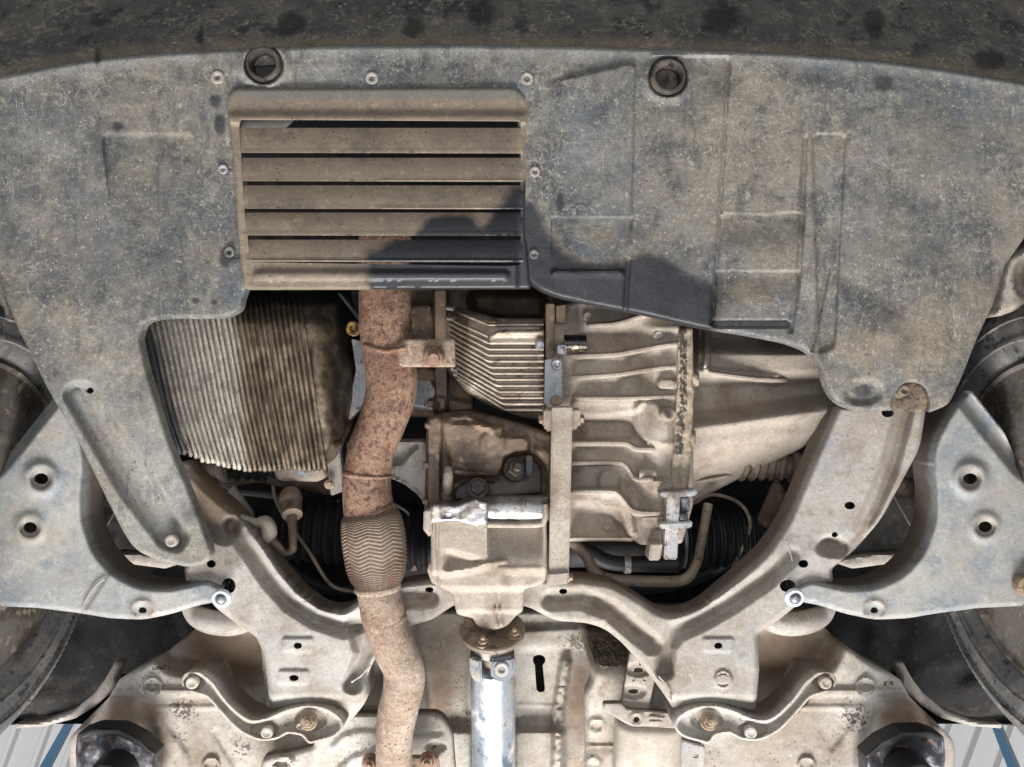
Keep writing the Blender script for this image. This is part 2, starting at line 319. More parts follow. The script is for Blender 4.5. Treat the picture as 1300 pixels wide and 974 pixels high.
M['alu'] = material('bright_aluminium', S(186, 184, 184), [('noise', S(140, 132, 122), 40, .5, .62), ('noise', S(90, 84, 78), 110, .57, .66, {'a': .7}), ('noise', S(210, 200, 186), 18, .52, .66, {'rough': .7, 'metal': .1})], .34, .75, .4, fine=.2)
M['fins'] = material('ribbed_aluminium_casting', S(150, 138, 124), [('noise', S(128, 112, 94), 16, .46, .62), ('noise', S(60, 52, 46), 60, .57, .68, {'a': .8}), ('noise', S(178, 168, 154), 30, .54, .66)], .46, .35, .3, fine=.2)
M['plate'] = material('zinc_plate', S(132, 134, 140), [('noise', S(170, 164, 154), 18, .5, .66), ('noise', S(90, 88, 88), 60, .57, .67)], .45, .5, .2)
M['sub'] = material('dusty_pressed_steel', S(158, 149, 139), [('noise', S(176, 172, 166), 6, .38, .64), ('noise', S(134, 120, 104), 14, .46, .7, {'a': .65, 'detail': 8}), ('noise', S(184, 178, 168), 70, .55, .7, {'a': .5, 'detail': 8}), ('noise', S(120, 104, 88), 45, .58, .7, {'a': .5, 'detail': 8}), ('noise', S(150, 156, 164), 9, .52, .72, {'a': .5}), ('spot', S(120, 98, 78), 110, .56, .62, {'r': .18, 'a': .7}),
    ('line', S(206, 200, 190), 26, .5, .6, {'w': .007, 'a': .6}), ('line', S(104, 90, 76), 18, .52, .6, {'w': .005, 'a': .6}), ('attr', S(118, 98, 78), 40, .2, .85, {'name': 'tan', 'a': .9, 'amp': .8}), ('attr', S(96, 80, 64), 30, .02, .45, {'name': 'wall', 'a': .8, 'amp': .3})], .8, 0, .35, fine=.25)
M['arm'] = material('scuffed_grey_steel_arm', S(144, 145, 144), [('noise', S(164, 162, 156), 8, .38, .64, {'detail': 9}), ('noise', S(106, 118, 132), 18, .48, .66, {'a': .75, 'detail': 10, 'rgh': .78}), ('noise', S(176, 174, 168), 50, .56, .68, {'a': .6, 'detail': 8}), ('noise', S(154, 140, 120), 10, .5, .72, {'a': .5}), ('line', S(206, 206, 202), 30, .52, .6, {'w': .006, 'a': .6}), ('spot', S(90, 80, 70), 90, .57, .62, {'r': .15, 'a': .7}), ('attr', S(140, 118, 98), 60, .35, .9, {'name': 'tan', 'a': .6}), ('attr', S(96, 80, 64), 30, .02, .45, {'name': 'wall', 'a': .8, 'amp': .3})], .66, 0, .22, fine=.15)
M['floor'] = material('dusty_underbody_paint', S(164, 155, 144), [('noise', S(184, 180, 172), 5, .38, .64), ('noise', S(138, 122, 104), 9, .46, .72, {'a': .7, 'detail': 8}), ('noise', S(160, 150, 136), 60, .48, .66, {'a': .7}), ('noise', S(120, 102, 84), 30, .56, .7, {'a': .5, 'detail': 9, 'rgh': .75}), ('noise', S(196, 192, 184), 90, .58, .72, {'a': .5}), ('spot', S(92, 76, 62), 140, .55, .61, {'r': .3, 'a': .75}), ('noise', S(124, 104, 84), 200, .63, .68, {'a': .7}),
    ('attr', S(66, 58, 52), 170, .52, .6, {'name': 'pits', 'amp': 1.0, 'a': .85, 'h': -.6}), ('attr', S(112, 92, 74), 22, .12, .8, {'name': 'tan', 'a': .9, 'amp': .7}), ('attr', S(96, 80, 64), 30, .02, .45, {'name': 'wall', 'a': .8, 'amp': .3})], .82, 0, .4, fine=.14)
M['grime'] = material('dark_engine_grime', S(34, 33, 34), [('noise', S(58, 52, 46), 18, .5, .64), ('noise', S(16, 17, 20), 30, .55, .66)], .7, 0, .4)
M['rubber'] = material('black_rubber', S(30, 31, 34), [('noise', S(56, 52, 48), 30, .52, .66, {'a': .6})], .55, 0, .3)
M['cup'] = material('dirty_black_cup', S(58, 55, 52), [('noise', S(100, 90, 80), 30, .46, .64, {'detail': 8}), ('noise', S(30, 30, 32), 60, .55, .66)], .6, 0, .3)
M['braid'] = material('sooty_wire_braid', S(142, 124, 108), [('noise', S(110, 90, 76), 12, .44, .62, {'detail': 8}), ('noise', S(164, 148, 132), 9, .52, .68, {'a': .7}), ('noise', S(150, 104, 78), 18, .57, .68, {'a': .5})], .8, 0, .5, fine=.35)
M['tyre'] = material('dusty_tyre_rubber', S(104, 103, 102), [('noise', S(134, 131, 127), 20, .45, .62), ('noise', S(56, 56, 58), 60, .55, .66)], .75, 0, .4)
M['rim'] = material('grimy_rim_steel', S(116, 110, 104), [('noise', S(80, 70, 60), 14, .45, .62), ('noise', S(150, 138, 122), 60, .55, .66)], .7, .1, .35)
M['liner'] = material('dark_wheel_arch_felt', S(40, 38, 37), [('noise', S(64, 60, 55), 15, .5, .64), ('noise', S(84, 76, 66), 90, .58, .66, {'a': .5}), ('noise', S(22, 22, 24), 9, .54, .66)], .9, 0, .8, bscale=160)
M['shaft'] = material('bare_propeller_shaft_steel', S(186, 196, 208), [('noise', S(206, 208, 210), 10, .45, .6), ('noise', S(92, 110, 130), 16, .56, .62, {'sc': (1.2, .55, 1), 'a': .75}), ('noise', S(70, 84, 100), 60, .62, .68, {'a': .6}), ('noise', S(216, 210, 200), 24, .55, .7, {'rough': .6, 'metal': .2}), ('noise', S(150, 150, 150), 50, .52, .66, {'a': .5, 'rough': .6, 'detail': 9, 'rgh': .8})], .36, .7, .2, fine=.14, grit=.14)
M['chrome'] = material('chrome_bolt', S(216, 220, 224), [], .08, 1.0, 0, fine=0, grit=0)
M['chromeglare'] = material('white_zinc', S(226, 230, 234), [], .3, .3, 0, fine=0, grit=.05)  # near-white colour paints the bright reflection in the chrome pin ring
M['brownsteel'] = material('brown_flange_steel', S(126, 112, 98), [('noise', S(150, 138, 122), 20, .46, .62), ('noise', S(84, 70, 60), 60, .56, .66)], .6, .2, .3)
M['boltdull'] = material('dusty_bolt', S(158, 138, 114), [('noise', S(118, 98, 80), 90, .5, .62), ('noise', S(190, 178, 160), 30, .54, .66)], .65, .15, .3)
M['boltrust'] = material('rusty_bolt', S(150, 122, 102), [('noise', S(120, 84, 70), 90, .48, .62)], .8, 0, .4)
M['boltgrey'] = material('grey_bolt', S(150, 152, 158), [('noise', S(110, 108, 106), 90, .48, .62)], .4, .6, .2)
M['heat'] = material('dusty_heat_shield', S(172, 162, 148), [('noise', S(190, 182, 170), 10, .45, .62), ('noise', S(134, 116, 98), 30, .56, .68, {'a': .7}), ('spot', S(96, 76, 62), 120, .55, .61, {'r': .22, 'a': .7})], .75, .1, .3, fine=.15)
M['pad_steel'] = material('greasy_dark_steel', S(78, 78, 84), [('noise', S(150, 148, 150), 14, .52, .62), ('noise', S(70, 52, 44), 20, .54, .64)], .28, .6, .3)
M['blue'] = material('blue_painted_steel', S(96, 172, 226), [('noise', S(96, 168, 218), 6, .5, .66)], .4, 0, .1, fine=.05, grit=.04)
M['ceil'] = material('pale_roof_sheet', S(192, 190, 188), [('noise', S(196, 192, 190), 1.2, .45, .6)], .6, 0, .05, fine=.03, grit=.03)
M['pinkwall'] = material('plastered_wall', S(196, 184, 180), [('noise', S(210, 200, 196), 2, .45, .6)], .8, 0, .05, fine=.03)
MX = lambda pts, c=1292: [(c-p[0],)+tuple(p[1:]) for p in pts][::-1]
def sides(pts, right): return MX(pts) if right else pts
# ================================================================== the setting: workshop roof, wall, engine bay
def corrugated():
    V = []; fs = []; n = 0; xs = []
    x = -7.
    while x < 7:
        xs += [(x, 0), (x+.14, 0), (x+.155, -.03), (x+.185, -.03)]; x += .2
    for (x, z) in xs: V += [(x, -12, 5+z), (x, 4, 5+z)]
    fs = [(2*i, 2*i+1, 2*i+3, 2*i+2) for i in range(len(xs)-1)]
    c, s = math.cos(.55), math.sin(.55); V = [(x*c-y*s*.6, x*s*.6+y*c, z) for x, y, z in V]
    return finish('workshop_roof', V, fs, M['ceil'], smooth=False)
tag(corrugated(), kind='structure')
def boxm(name, c, s, mat, parent=None, rz=0):
    V = [(x*s[0]/2, y*s[1]/2, z*s[2]/2) for x in (-1, 1) for y in (-1, 1) for z in (-1, 1)]
    V = [(x*math.cos(rz)-y*math.sin(rz)+c[0], x*math.sin(rz)+y*math.cos(rz)+c[1], z+c[2]) for x, y, z in V]
    return finish(name, V, [(0, 1, 3, 2), (4, 6, 7, 5), (0, 4, 5, 1), (2, 3, 7, 6), (0, 2, 6, 4), (1, 5, 7, 3)], mat, parent, False)
tag(boxm('workshop_wall', (-6.6, -4.5, 2.5), (.1, 9, 5), M['pinkwall']), kind='structure')
# blue steel columns of the lift seen past the sills
for (a, b, lab) in (((95, 925), (34, 1010), 'blue painted steel lift column past the left sill by the left tyre'), ((1253, 915), (1302, 1010), 'blue painted steel lift column past the right sill by the right tyre')):
    w = 4; t = thing('lift_column', lab, 'lift column', (b[0], b[1], 2.6), 'blue columns of the car lift')
    prism('column', [(a[0]-w, a[1]-25, 3.4), (a[0]+w, a[1]-25, 3.4), (b[0]+w+2, b[1], 2.6), (b[0]-w-2, b[1], 2.6)], 2.6, .03, M['blue'], t, .004)
    prism('edge_flange', [(a[0]+w+1, a[1]-25, 3.42), (a[0]+w+3, a[1]-25, 3.42), (b[0]+w+6, b[1], 2.62), (b[0]+w+3, b[1], 2.62)], 2.6, .03, M['ceil'], t, .002)
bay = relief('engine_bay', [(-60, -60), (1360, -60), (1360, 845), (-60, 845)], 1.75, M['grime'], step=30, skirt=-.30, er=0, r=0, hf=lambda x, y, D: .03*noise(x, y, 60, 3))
tag(bay, kind='structure')
# wheel arch liners
for right in (0, 1):
    side = 'right' if right else 'left'
    t = thing('wheel_arch_liner', f'dark felt wheel arch liner behind the {side} tyre with a pale dusty lip', 'wheel arch liner', ((70, 1222)[right], 850, 1.45), 'wheel arch liners')
    o = sides([(-150, 380), (150, 470), (180, 640), (330, 780), (250, 860), (180, 862), (152, 850), (128, 884), (98, 906), (58, 918), (-40, 924), (-150, 920)], right)
    lf = lambda x, y, D: .05*noise(x, y, 90, 2)+.02*noise(x, y, 25, 5)
    relief('liner', o, 1.47, M['liner'], t, hf=lf, step=7, skirt=.03, er=6, eh=.01)
    lip = sides([(156, 842), (146, 862), (150, 872), (122, 896), (96, 912), (58, 922), (20, 925), (20, 919), (58, 915), (94, 902), (120, 880), (134, 862), (146, 840)], right)
    relief('lip', lip, 1.36, M['sub'], t, step=3, skirt=.02, er=4, eh=.006, r=3)
# wheels
for right in (0, 1):
    sgn = -1 if right else 1; side = 'right' if right else 'left'; X0 = .72*sgn; yc, zc = -.19, 1.10
    t = thing('wheel', f'hanging {side} front wheel seen from its inner side beside the {side} control arm', 'wheel', (((-10, 1310)[right]), 640, 1.13), 'front wheels')
    prof = [(.03, .222), (.012, .226), (.004, .235), (-.004, .25), (-.008, .27), (-.004, .297), (.008, .312), (.022, .326), (.028, .333), (.04, .340), (.1, .345), (.18, .339), (.205, .31), (.21, .25), (.2, .222)]
    seg = 360; V = []
    for (dx, r) in prof:
        for k in range(seg):
            rr = r; xx = dx
            if .246 < r < .31 and dx < .03: xx += .0022*(1 if (k % 2) else -1)*(1 if .285 < r else .0)
            if .32 < r and k % 4 < 1: rr -= .004
            a = 2*math.pi*k/seg; V.append((X0+sgn*xx, yc+rr*math.cos(a), zc+rr*math.sin(a)))
    fs = [(i*seg+k, i*seg+(k+1) % seg, (i+1)*seg+(k+1) % seg, (i+1)*seg+k) for i in range(len(prof)-1) for k in range(seg)]
    tyre = finish('tyre', V, fs, M['tyre'], t, True)
    # raised rings moulded on the sidewall
    for rr, ww in ((.252, .0015), (.283, .0012)):
        ringv = []; s2 = 120
        for (dx, dr) in ((-.004, -ww), (-.0085, -ww*.4), (-.0085, ww*.4), (-.004, ww)):
            for k in range(s2): a = 2*math.pi*k/s2; ringv.append((X0+sgn*(dx-.0035), yc+(rr+dr)*math.cos(a), zc+(rr+dr)*math.sin(a)))
        finish('sidewall_ring', ringv, [(i*s2+k, i*s2+(k+1) % s2, (i+1)*s2+(k+1) % s2, (i+1)*s2+k) for i in range(3) for k in range(s2)], M['tyre'], tyre)
    lathe('rim', (X0+sgn*.01, yc, zc), (sgn, 0, 0), [(-.002, .228), (-.006, .222), (.0, .214), (.02, .209), (.05, .203), (.1, .19), (.14, .186), (.15, .16), (.15, .02)], M['rim'], t, seg=72)
    lathe('brake_backing_plate', (X0+sgn*.06, yc, zc), (sgn, 0, 0), [(0, .06), (.0, .12), (-.012, .135), (-.012, .15), (.0, .158), (.01, .158)], M['rim'], t, seg=48)
# ================================================================== underbody floor
def fl(x, y, D):
    h = .004*noise(x, y, 60, 1)+.0012*noise(x, y, 9, 2)
    h -= plat(x, y, [(205, 790), (345, 790), (350, 905), (300, 900), (255, 850), (205, 842)], .075, 34, 20)
    h -= plat(x, y, [(950, 790), (1075, 790), (1050, 845), (1030, 862), (1000, 900), (945, 905)], .075, 34, 20)
    h -= plat(x, y, [(515, 700), (790, 700), (760, 1100), (535, 1100)], .075, 44, 10)
    h += plat(x, y, [(652, 926), (716, 926), (716, 1100), (652, 1100)], .022, 12, 8)+plat(x, y, [(560, 926), (600, 926), (600, 1100), (560, 1100)], .022, 12, 8)
    h += ridge(x, y, [(664, 812), (745, 808)], 8, .012, 10)
    h += ridge(x, y, [(718, 842), (709, 900), (707, 1000)], 3, .02, 7)*(1+.5*noise(x, y, 4, 3))
    h += ridge(x, y, [(530, 842), (548, 1000)], 3, .012, 8)
    h += ridge(x, y, [(660, 895), (706, 897)], 1, .002, 3)
    for s in (0, 1):
        m = lambda p: MX(p) if s else p; X = 1292-x if s else x
        h += ridge(X, y, [(142, 879), (270, 880)], 2, .008, 5); h += ridge(X, y, [(195, 899), (275, 898)], 1, .003, 4)
        h -= plat(X, y, [(110, 884), (180, 884), (205, 1000), (110, 1000)], .03, 26, 10)
        h += ring(X, y, 193, 873, 12, 1.5, .007)-disc(X, y, 193, 873, 5, 4, .005, .4)+ring(X, y, 268, 972, 10, 1.6, .007)
        h -= .05*sm((215-X-(y-830)*1.2)/60)*sm((860-y)/40)
    h += ridge(x, y, [(180, 899), (230, 960), (238, 1010)], 4, .006, 10)+ridge(x, y, [(1112, 899), (1062, 960), (1054, 1010)], 4, .006, 10)-ridge(x, y, [(275, 930), (318, 1000)], 2, .004, 6)-ridge(x, y, [(600, 812), (596, 900)], 1.5, .006, 8)+ridge(x, y, [(345, 800), (470, 800)], 3, .008, 8)+.0025*noise(x, y, 16, 8)
    h += ring(x, y, 754, 925, 9, 2, .004)+ring(x, y, 750, 973, 9, 2, .004)
    h += ridge(x, y, [(340, 1000), (345, 962), (400, 958)], 2, .006, 5)
    return h
def pits(x, y): 
    a = np.zeros_like(x)
    for (cx, cy, rx, ry, v) in ((235, 900, 32, 34, .62), (1085, 912, 40, 35, .6), (225, 935, 30, 40, .5), (310, 948, 30, 26, .58), (205, 848, 26, 8, .62), (1128, 868, 20, 8, .6), (745, 815, 60, 26, .62), (1100, 950, 40, 20, .4), (560, 960, 10, 40, .5)):
        a = np.maximum(a, v*np.exp(-((x-cx)/rx)**2-((y-cy)/ry)**2))
    return a
def ftan(x, y):
    a = np.zeros_like(x)
    for (cx, cy, rx, ry, v) in ((290, 830, 66, 55, 1.0), (1000, 830, 60, 55, 1.0), (165, 905, 50, 28, .9), (1150, 905, 50, 28, .9), (1130, 950, 34, 40, .8), (190, 950, 34, 40, .8), (250, 960, 40, 50, .45), (1060, 950, 50, 40, .5), (430, 880, 60, 30, .5), (870, 960, 50, 40, .5), (640, 800, 90, 16, .6), (700, 945, 14, 60, .45), (560, 880, 22, 80, .75), (735, 880, 26, 80, .8), (500, 870, 30, 40, .5), (230, 800, 40, 30, .7), (1060, 800, 40, 30, .7), (250, 890, 60, 14, .4), (1050, 890, 60, 14, .4), (640, 918, 40, 8, .5), (200, 800, 60, 22, .5), (1100, 800, 60, 22, .5)):
        a = np.maximum(a, v*np.exp(-((x-cx)/rx)**2-((y-cy)/ry)**2))
    return a
key = [(676, 838), (678, 833), (684, 831), (691, 833), (693, 839), (689, 845), (692, 876), (690, 879), (684, 879), (681, 876), (679, 845)]
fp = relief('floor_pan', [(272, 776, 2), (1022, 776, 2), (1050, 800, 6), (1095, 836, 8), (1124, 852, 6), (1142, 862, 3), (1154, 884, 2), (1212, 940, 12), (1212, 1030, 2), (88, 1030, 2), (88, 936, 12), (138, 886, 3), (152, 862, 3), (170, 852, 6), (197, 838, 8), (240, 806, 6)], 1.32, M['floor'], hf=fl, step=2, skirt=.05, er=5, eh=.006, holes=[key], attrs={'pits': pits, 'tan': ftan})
tag(fp, 'dusty beige underbody floor sheet with a central tunnel behind the axle cradle', 'car floor')
bk = relief('blackout', [(600, 815), (770, 815), (770, 900), (600, 900)], 1.46, M['grime'], None, step=12, skirt=.01, er=0); tag(bk, 'dark insulation sheet added to blacken the keyhole slot in the tunnel floor', 'blackout')  # added dark sheet behind the keyhole slot, so the hole looks dark
# sloped wheel house gussets
for right in (0, 1):
    g = relief('gusset', sides([(252, 846), (278, 842), (296, 884), (276, 878)], right), 1.27, M['sub'], None, step=3, skirt=.03, er=3, eh=.003, r=3)
    tag(g, f'small pale triangular gusset between the floor and the {("left", "right")[right]} rear support bracket', 'gusset', 'triangular gussets')
# heat shields and perforated brackets
t = thing('tunnel_heat_shield', 'dusty heat shield panel with dark speckled upper end right of the propeller shaft', 'heat shield', (775, 900, 1.28))
relief('panel', [(734, 792), (800, 798), (816, 840), (806, 893), (790, 897), (786, 1010), (744, 1010), (742, 880), (752, 860)], 1.27, M['heat'], t, step=3, skirt=.02, er=8, eh=.012,
       hf=lambda x, y, D: -.09*sm((862-y)/75)+.002*noise(x, y, 8, 4)+ring(x, y, 757, 922, 9, 2, .005)+ring(x, y, 753, 972, 9, 2, .005)+ridge(x, y, [(745, 948), (785, 948)], 1, .003, 3)+.004*plat(x, y, [(746, 952), (790, 952), (790, 1050), (746, 1050)], 1, 5))
M['heat_shaded'] = material('speckled_shield_top', S(100, 88, 76), [('noise', S(70, 62, 56), 60, .45, .6), ('spot', S(196, 184, 164), 190, .42, .55, {'r': .28}), ('noise', S(140, 124, 104), 120, .55, .64)], .8, 0, .4)  # darker base paints the shade of the sloped upper end, under its speckles
relief('upper_lip', [(742, 796), (798, 799), (815, 838), (809, 850), (800, 846), (770, 852), (756, 846), (748, 822)], 1.255, M['heat_shaded'], t, step=3, skirt=.01, er=6, eh=.01, hf=lambda x, y, D: -.085*sm((868-y)/75)+.003*noise(x, y, 6, 4))
t = thing('exhaust_heat_shield', 'pale flat shield with bolted exhaust flange behind the rusty pipe, bottom of view', 'heat shield', (480, 960, 1.27))
relief('panel', [(398, 908), (560, 906, 16), (574, 930), (580, 1010), (325, 1010), (333, 962), (372, 956), (400, 948)], 1.265, M['floor'], t, step=3, skirt=.02, er=5, eh=.005,
       hf=lambda x, y, D: ridge(x, y, [(424, 950), (436, 938), (455, 932), (500, 932)], 1.5, .006, 5)+ridge(x, y, [(432, 978), (450, 964), (480, 956)], 1.5, .006, 5)-ridge(x, y, [(512, 930), (558, 930)], 2, .006, 4)-disc(x, y, 553, 948, 11, 7, .01)+.002*noise(x, y, 20, 2)
       +disc(x, y, 355, 968, 16, 9, .008)-disc(x, y, 357, 971, 8, 5, .012),
       attrs={'pits': lambda x, y: .6*np.exp(-((x-553)/9)**2-((y-948)/6)**2), 'tan': lambda x, y: 0*x})
prism('flange', [(462, 962), (556, 962), (560, 1005), (455, 1005)], 1.22, .012, M['rust_pale'], t)
bolt(t, 470, 968, 1.215, 11, M['boltrust'], 'nut'); bolt(t, 543, 966, 1.215, 11, M['boltrust'], 'nut')
t = thing('perforated_bracket', 'grey bracket with rows of slots beside the tunnel heat shield', 'bracket', (800, 880, 1.25))
hs = [ell(810, 851, 8, 3), ell(804, 878, 8, 3), [(803, 862), (806, 862), (805, 870), (802, 870)], [(817, 862), (820, 862), (819, 870), (816, 870)], ell(812, 843, 6, 2)]
relief('slotted_plate', [(800, 828), (830, 830), (832, 860), (822, 906), (788, 900)], 1.235, M['sub'], t, step=2, skirt=.012, er=2, eh=.002, r=3, holes=[np.array(h) for h in hs], hf=lambda x, y, D: -.006*disc(x, y, 811, 850, 14, 8, 1, .3)-.006*disc(x, y, 804, 878, 14, 8, 1, .3))
relief('cross_strap', [(766, 893), (790, 893), (795, 900), (850, 905), (868, 920), (866, 926), (800, 922), (766, 902)], 1.225, M['sub'], t, step=2, skirt=.012, er=2, eh=.002, r=3, holes=[np.array(ell(808, 914, 4, 4))], hf=lambda x, y, D: ring(x, y, 808, 914, 8, 2, .003)+ridge(x, y, [(826, 911), (842, 912)], 1, .003, 2)+ridge(x, y, [(826, 917), (840, 917)], 1, .003, 2))
relief('hanging_plate', [(862, 938), (896, 948), (890, 1010), (855, 1010)], 1.24, M['sub'], t, step=2, skirt=.012, er=2, eh=.002, r=3, holes=[np.array(ell(883, 960, 7, 2.5)), np.array([(879, 946), (881, 946), (880, 951), (878, 951)]), np.array([(891, 947), (893, 947), (892, 952), (890, 952)])])
cn = relief('canister', [(784, 918, 4), (866, 922, 8), (862, 1010, 2), (780, 1010, 2)], 1.22, M['heat'], None, step=4, skirt=.06, er=16, eh=.012, hf=lambda x, y, D: .002*noise(x, y, 25, 3))
tag(cn, 'pale flat sided canister hanging under the slotted strap at the bottom', 'canister')
# lift pads
for right in (0, 1):
    side = ('left', 'right')[right]
    t = thing('lift_pad', f'black rubber lift pad on a metal saddle under the {side} sill', 'lift pad', ((150, 1150)[right], 960, 1.22), 'lift pads')
    o = [(98, 932), (112, 926), (150, 925), (180, 940), (197, 958), (194, 1015), (100, 1015), (96, 955)]; o = [(1296-p[0], p[1]+3) for p in o][::-1] if right else o
    relief('saddle', o, 1.26, M['pad_steel'], t, step=3, skirt=.03, er=4, eh=.004, r=3, hf=lambda x, y, D: .014*noise(x, y, 26, 6))
    o = [(97, 932), (118, 924), (152, 925), (178, 938), (199, 957), (194, 962), (174, 946), (150, 934), (118, 934), (101, 940)]; o = [(1296-p[0], p[1]+3) for p in o][::-1] if right else o
    relief('rubber_rim', o, 1.245, M['rubber'], t, step=2, skirt=.03, er=3, eh=.004, r=3)
    lathe('rubber_block', P((143, 1156)[right], 985, 1.24), (0, 0, -1), [(-.02, .034), (.02, .032), (.026, .029), (.03, .02), (.031, .008)], M['rubber'], t, seg=28)
    tube('arm', [((150, 1150)[right], 985, 1.2, 16), ((140, 1160)[right], 1040, 1.16, 18)], M['rubber'], t, n=3)
# ================================================================== engine and gearbox region
t = thing('engine_block', 'grimy engine block castings between the ribbed oil pan and gearbox cover', 'engine', (540, 450, 1.3))
def eb(x, y, D):
    h = .004*noise(x, y, 25, 1)+ridge(x, y, [(559, 370), (560, 520)], 6, .05, 3)+plat(x, y, [(520, 385), (550, 385), (550, 410), (520, 410)], .02, 5)
    h += plat(x, y, [(515, 466), (553, 466), (553, 486), (515, 486)], .03, 4)+ridge(x, y, [(500, 505), (560, 512), (600, 520)], 5, .02, 8)+disc(x, y, 548, 514, 7, 7, .03, .2)
    h -= plat(x, y, [(598, 372), (690, 372), (694, 405), (640, 408), (600, 396)], .12, 14, 12)
    return h
relief('crankcase', [(500, 355), (705, 355), (705, 420), (600, 420), (600, 530), (500, 530)], 1.29, M['cast_dark'], t, hf=eb, step=3, skirt=.1, er=4, eh=.006)
relief('pale_boss', [(519, 466), (552, 465), (552, 488), (570, 494), (575, 512), (540, 522), (505, 515), (512, 495)], 1.265, M['plate'], t, step=3, skirt=.03, er=6, eh=.01)
prism('web', [(552, 368), (566, 368), (567, 516), (554, 516)], 1.235, .02, M['cast_dark'], t)
bolt(t, 547, 514, 1.25, 7, M['boltgrey'])
relief('lower_casting', [(250, 596), (300, 588), (440, 585), (445, 612), (420, 630), (385, 622), (355, 618), (330, 612), (290, 618), (262, 612)], 1.29, M['cast_dark'], t, step=3, skirt=.06, er=10, eh=.02, hf=lambda x, y, D: .02*np.cos((x-350)/14)*sm((y-585)/12)+.006*noise(x, y, 14, 3))
relief('ladder_block', [(345, 592), (412, 590), (414, 606), (404, 612), (352, 610)], 1.245, M['cast'], t, step=3, skirt=.03, er=4, eh=.006)
prism('bracket_web', [(412, 562), (430, 560), (436, 624), (420, 630)], 1.235, .02, M['sub'], t)
bolt(t, 418, 615, 1.225, 6, M['boltdull'])
def arcpts(): return [(478, 606), (495, 607), (512, 614), (528, 626), (541, 642)]
relief('support_arm', [(440, 560), (540, 557), (546, 600), (546, 648)]+arcpts()[::-1]+[(440, 610)], 1.27, M['sub'], t, step=3, skirt=.03, er=5, eh=.006, r=3, hf=lambda x, y, D: ridge(x, y, [(500, 561), (538, 561), (520, 582)], 1.5, .008, 3)-plat(x, y, [(444, 566), (512, 566), (520, 576), (508, 590), (444, 590)], .012, 6)+ridge(x, y, arcpts(), 1, .008, 3))
# oil pan
t = thing('oil_pan', 'finned oil pan, clean grey on the left fading to oil stained brown', 'oil pan', (310, 480, 1.17))
def xr(y): return 386+(y-385)*.145
def xl(y): return 172+np.clip(y-405, -45, 200)*.23+np.clip(y-520, 0, 90)*.12
def pan_d(x, y): return 1.172+.10*sm((x-xr(y)-4)/58)+.05*sm((415-y)/45)*sm((x-280)/40)+.03*sm((225-x+(y-405)*.25)/50)
PA = {'oily': lambda x, y: sm((x-(284+(y-470)*.06))/40), 'dark': lambda x, y: sm((214+(y-405)*.26-x)/40), 'wet': lambda x, y: np.maximum(sm((402-y)/26)*sm((x-290)/20), .8*sm((x-xr(y)-22)/24)*sm((500-y)/60))}  # last key: near-black, smoother band along pan top and right wall
relief('pan_body', [(165, 395, 3), (310, 355, 3), (432, 355, 3), (450, 430, 8), (452, 500, 8), (430, 556, 8), (416, 584, 10), (402, 596, 8), (330, 592, 8), (262, 588, 10), (232, 572, 8), (200, 500, 5)], 1.172, M['pan_oily'], t, df=pan_d, step=3, skirt=.07, er=10, eh=.02, hf=lambda x, y, D: .006*noise(x, y, 30, 1)+disc(x, y, 408, 470, 12, 60, .004)+disc(x, y, 412, 535, 12, 45, .005, .6), attrs=PA)
nf = 30
for i in range(nf):
    u = (i+.5)/nf; jit = rng.uniform(-.5, .5)
    pts = []
    yb = 592 if u > .5 else 592-26*(1-u/.5)**1.6
    yb += rng.uniform(-1.5, 1.5)
    yt = 376 if u > .55 else 398
    for k, v in enumerate(np.linspace(0, 1, 9)):
        y = yt+(yb-yt)*v; x = xl(y)+(xr(y)-xl(y))*(u*.985+.01)+jit+rng.uniform(-.3, .3)
        pts.append((x, y, float(pan_d(x, y))-.0075, 2.35))
    x, y, d, _ = pts[-1]; pts += [(x+.3, y+3.5, d+.008, 3.0), (x+.4, y+4, d+.028, 2.8)]
    m = M['pan']
    tube('fin', pts, m, t, n=3, seg=8, attrs=PA, disp=lambda a, s: rng.uniform(-.0003, .0003))
relief('drain_boss', [(396, 556), (420, 548), (428, 566), (414, 590), (402, 596)], 1.175, M['pan_oily'], t, step=2, skirt=.05, er=8, eh=.01, attrs=PA)
bolt(t, 383, 598, 1.2, 8, M['boltgrey'])
# blade and nut by the pipe
t = thing('sensor_bracket', 'thin grey blade and brass nut between oil pan and rusty pipe', 'bracket', (448, 417, 1.2))
prism('blade', [(428, 372, 1.24), (432, 372, 1.24), (458, 404, 1.2), (457, 410, 1.2)], 1.2, .02, M['plate'], t, .0006)
prism('backplate', [(446, 430), (468, 436), (472, 500), (448, 528), (436, 540), (452, 470)], 1.26, .03, M['plate'], t)
bolt(t, 449, 417, 1.2, 10, material('brass_nut', S(150, 118, 54), [('noise', S(60, 50, 40), 90, .5, .6)], .4, .4), 'rivet', name='nut')
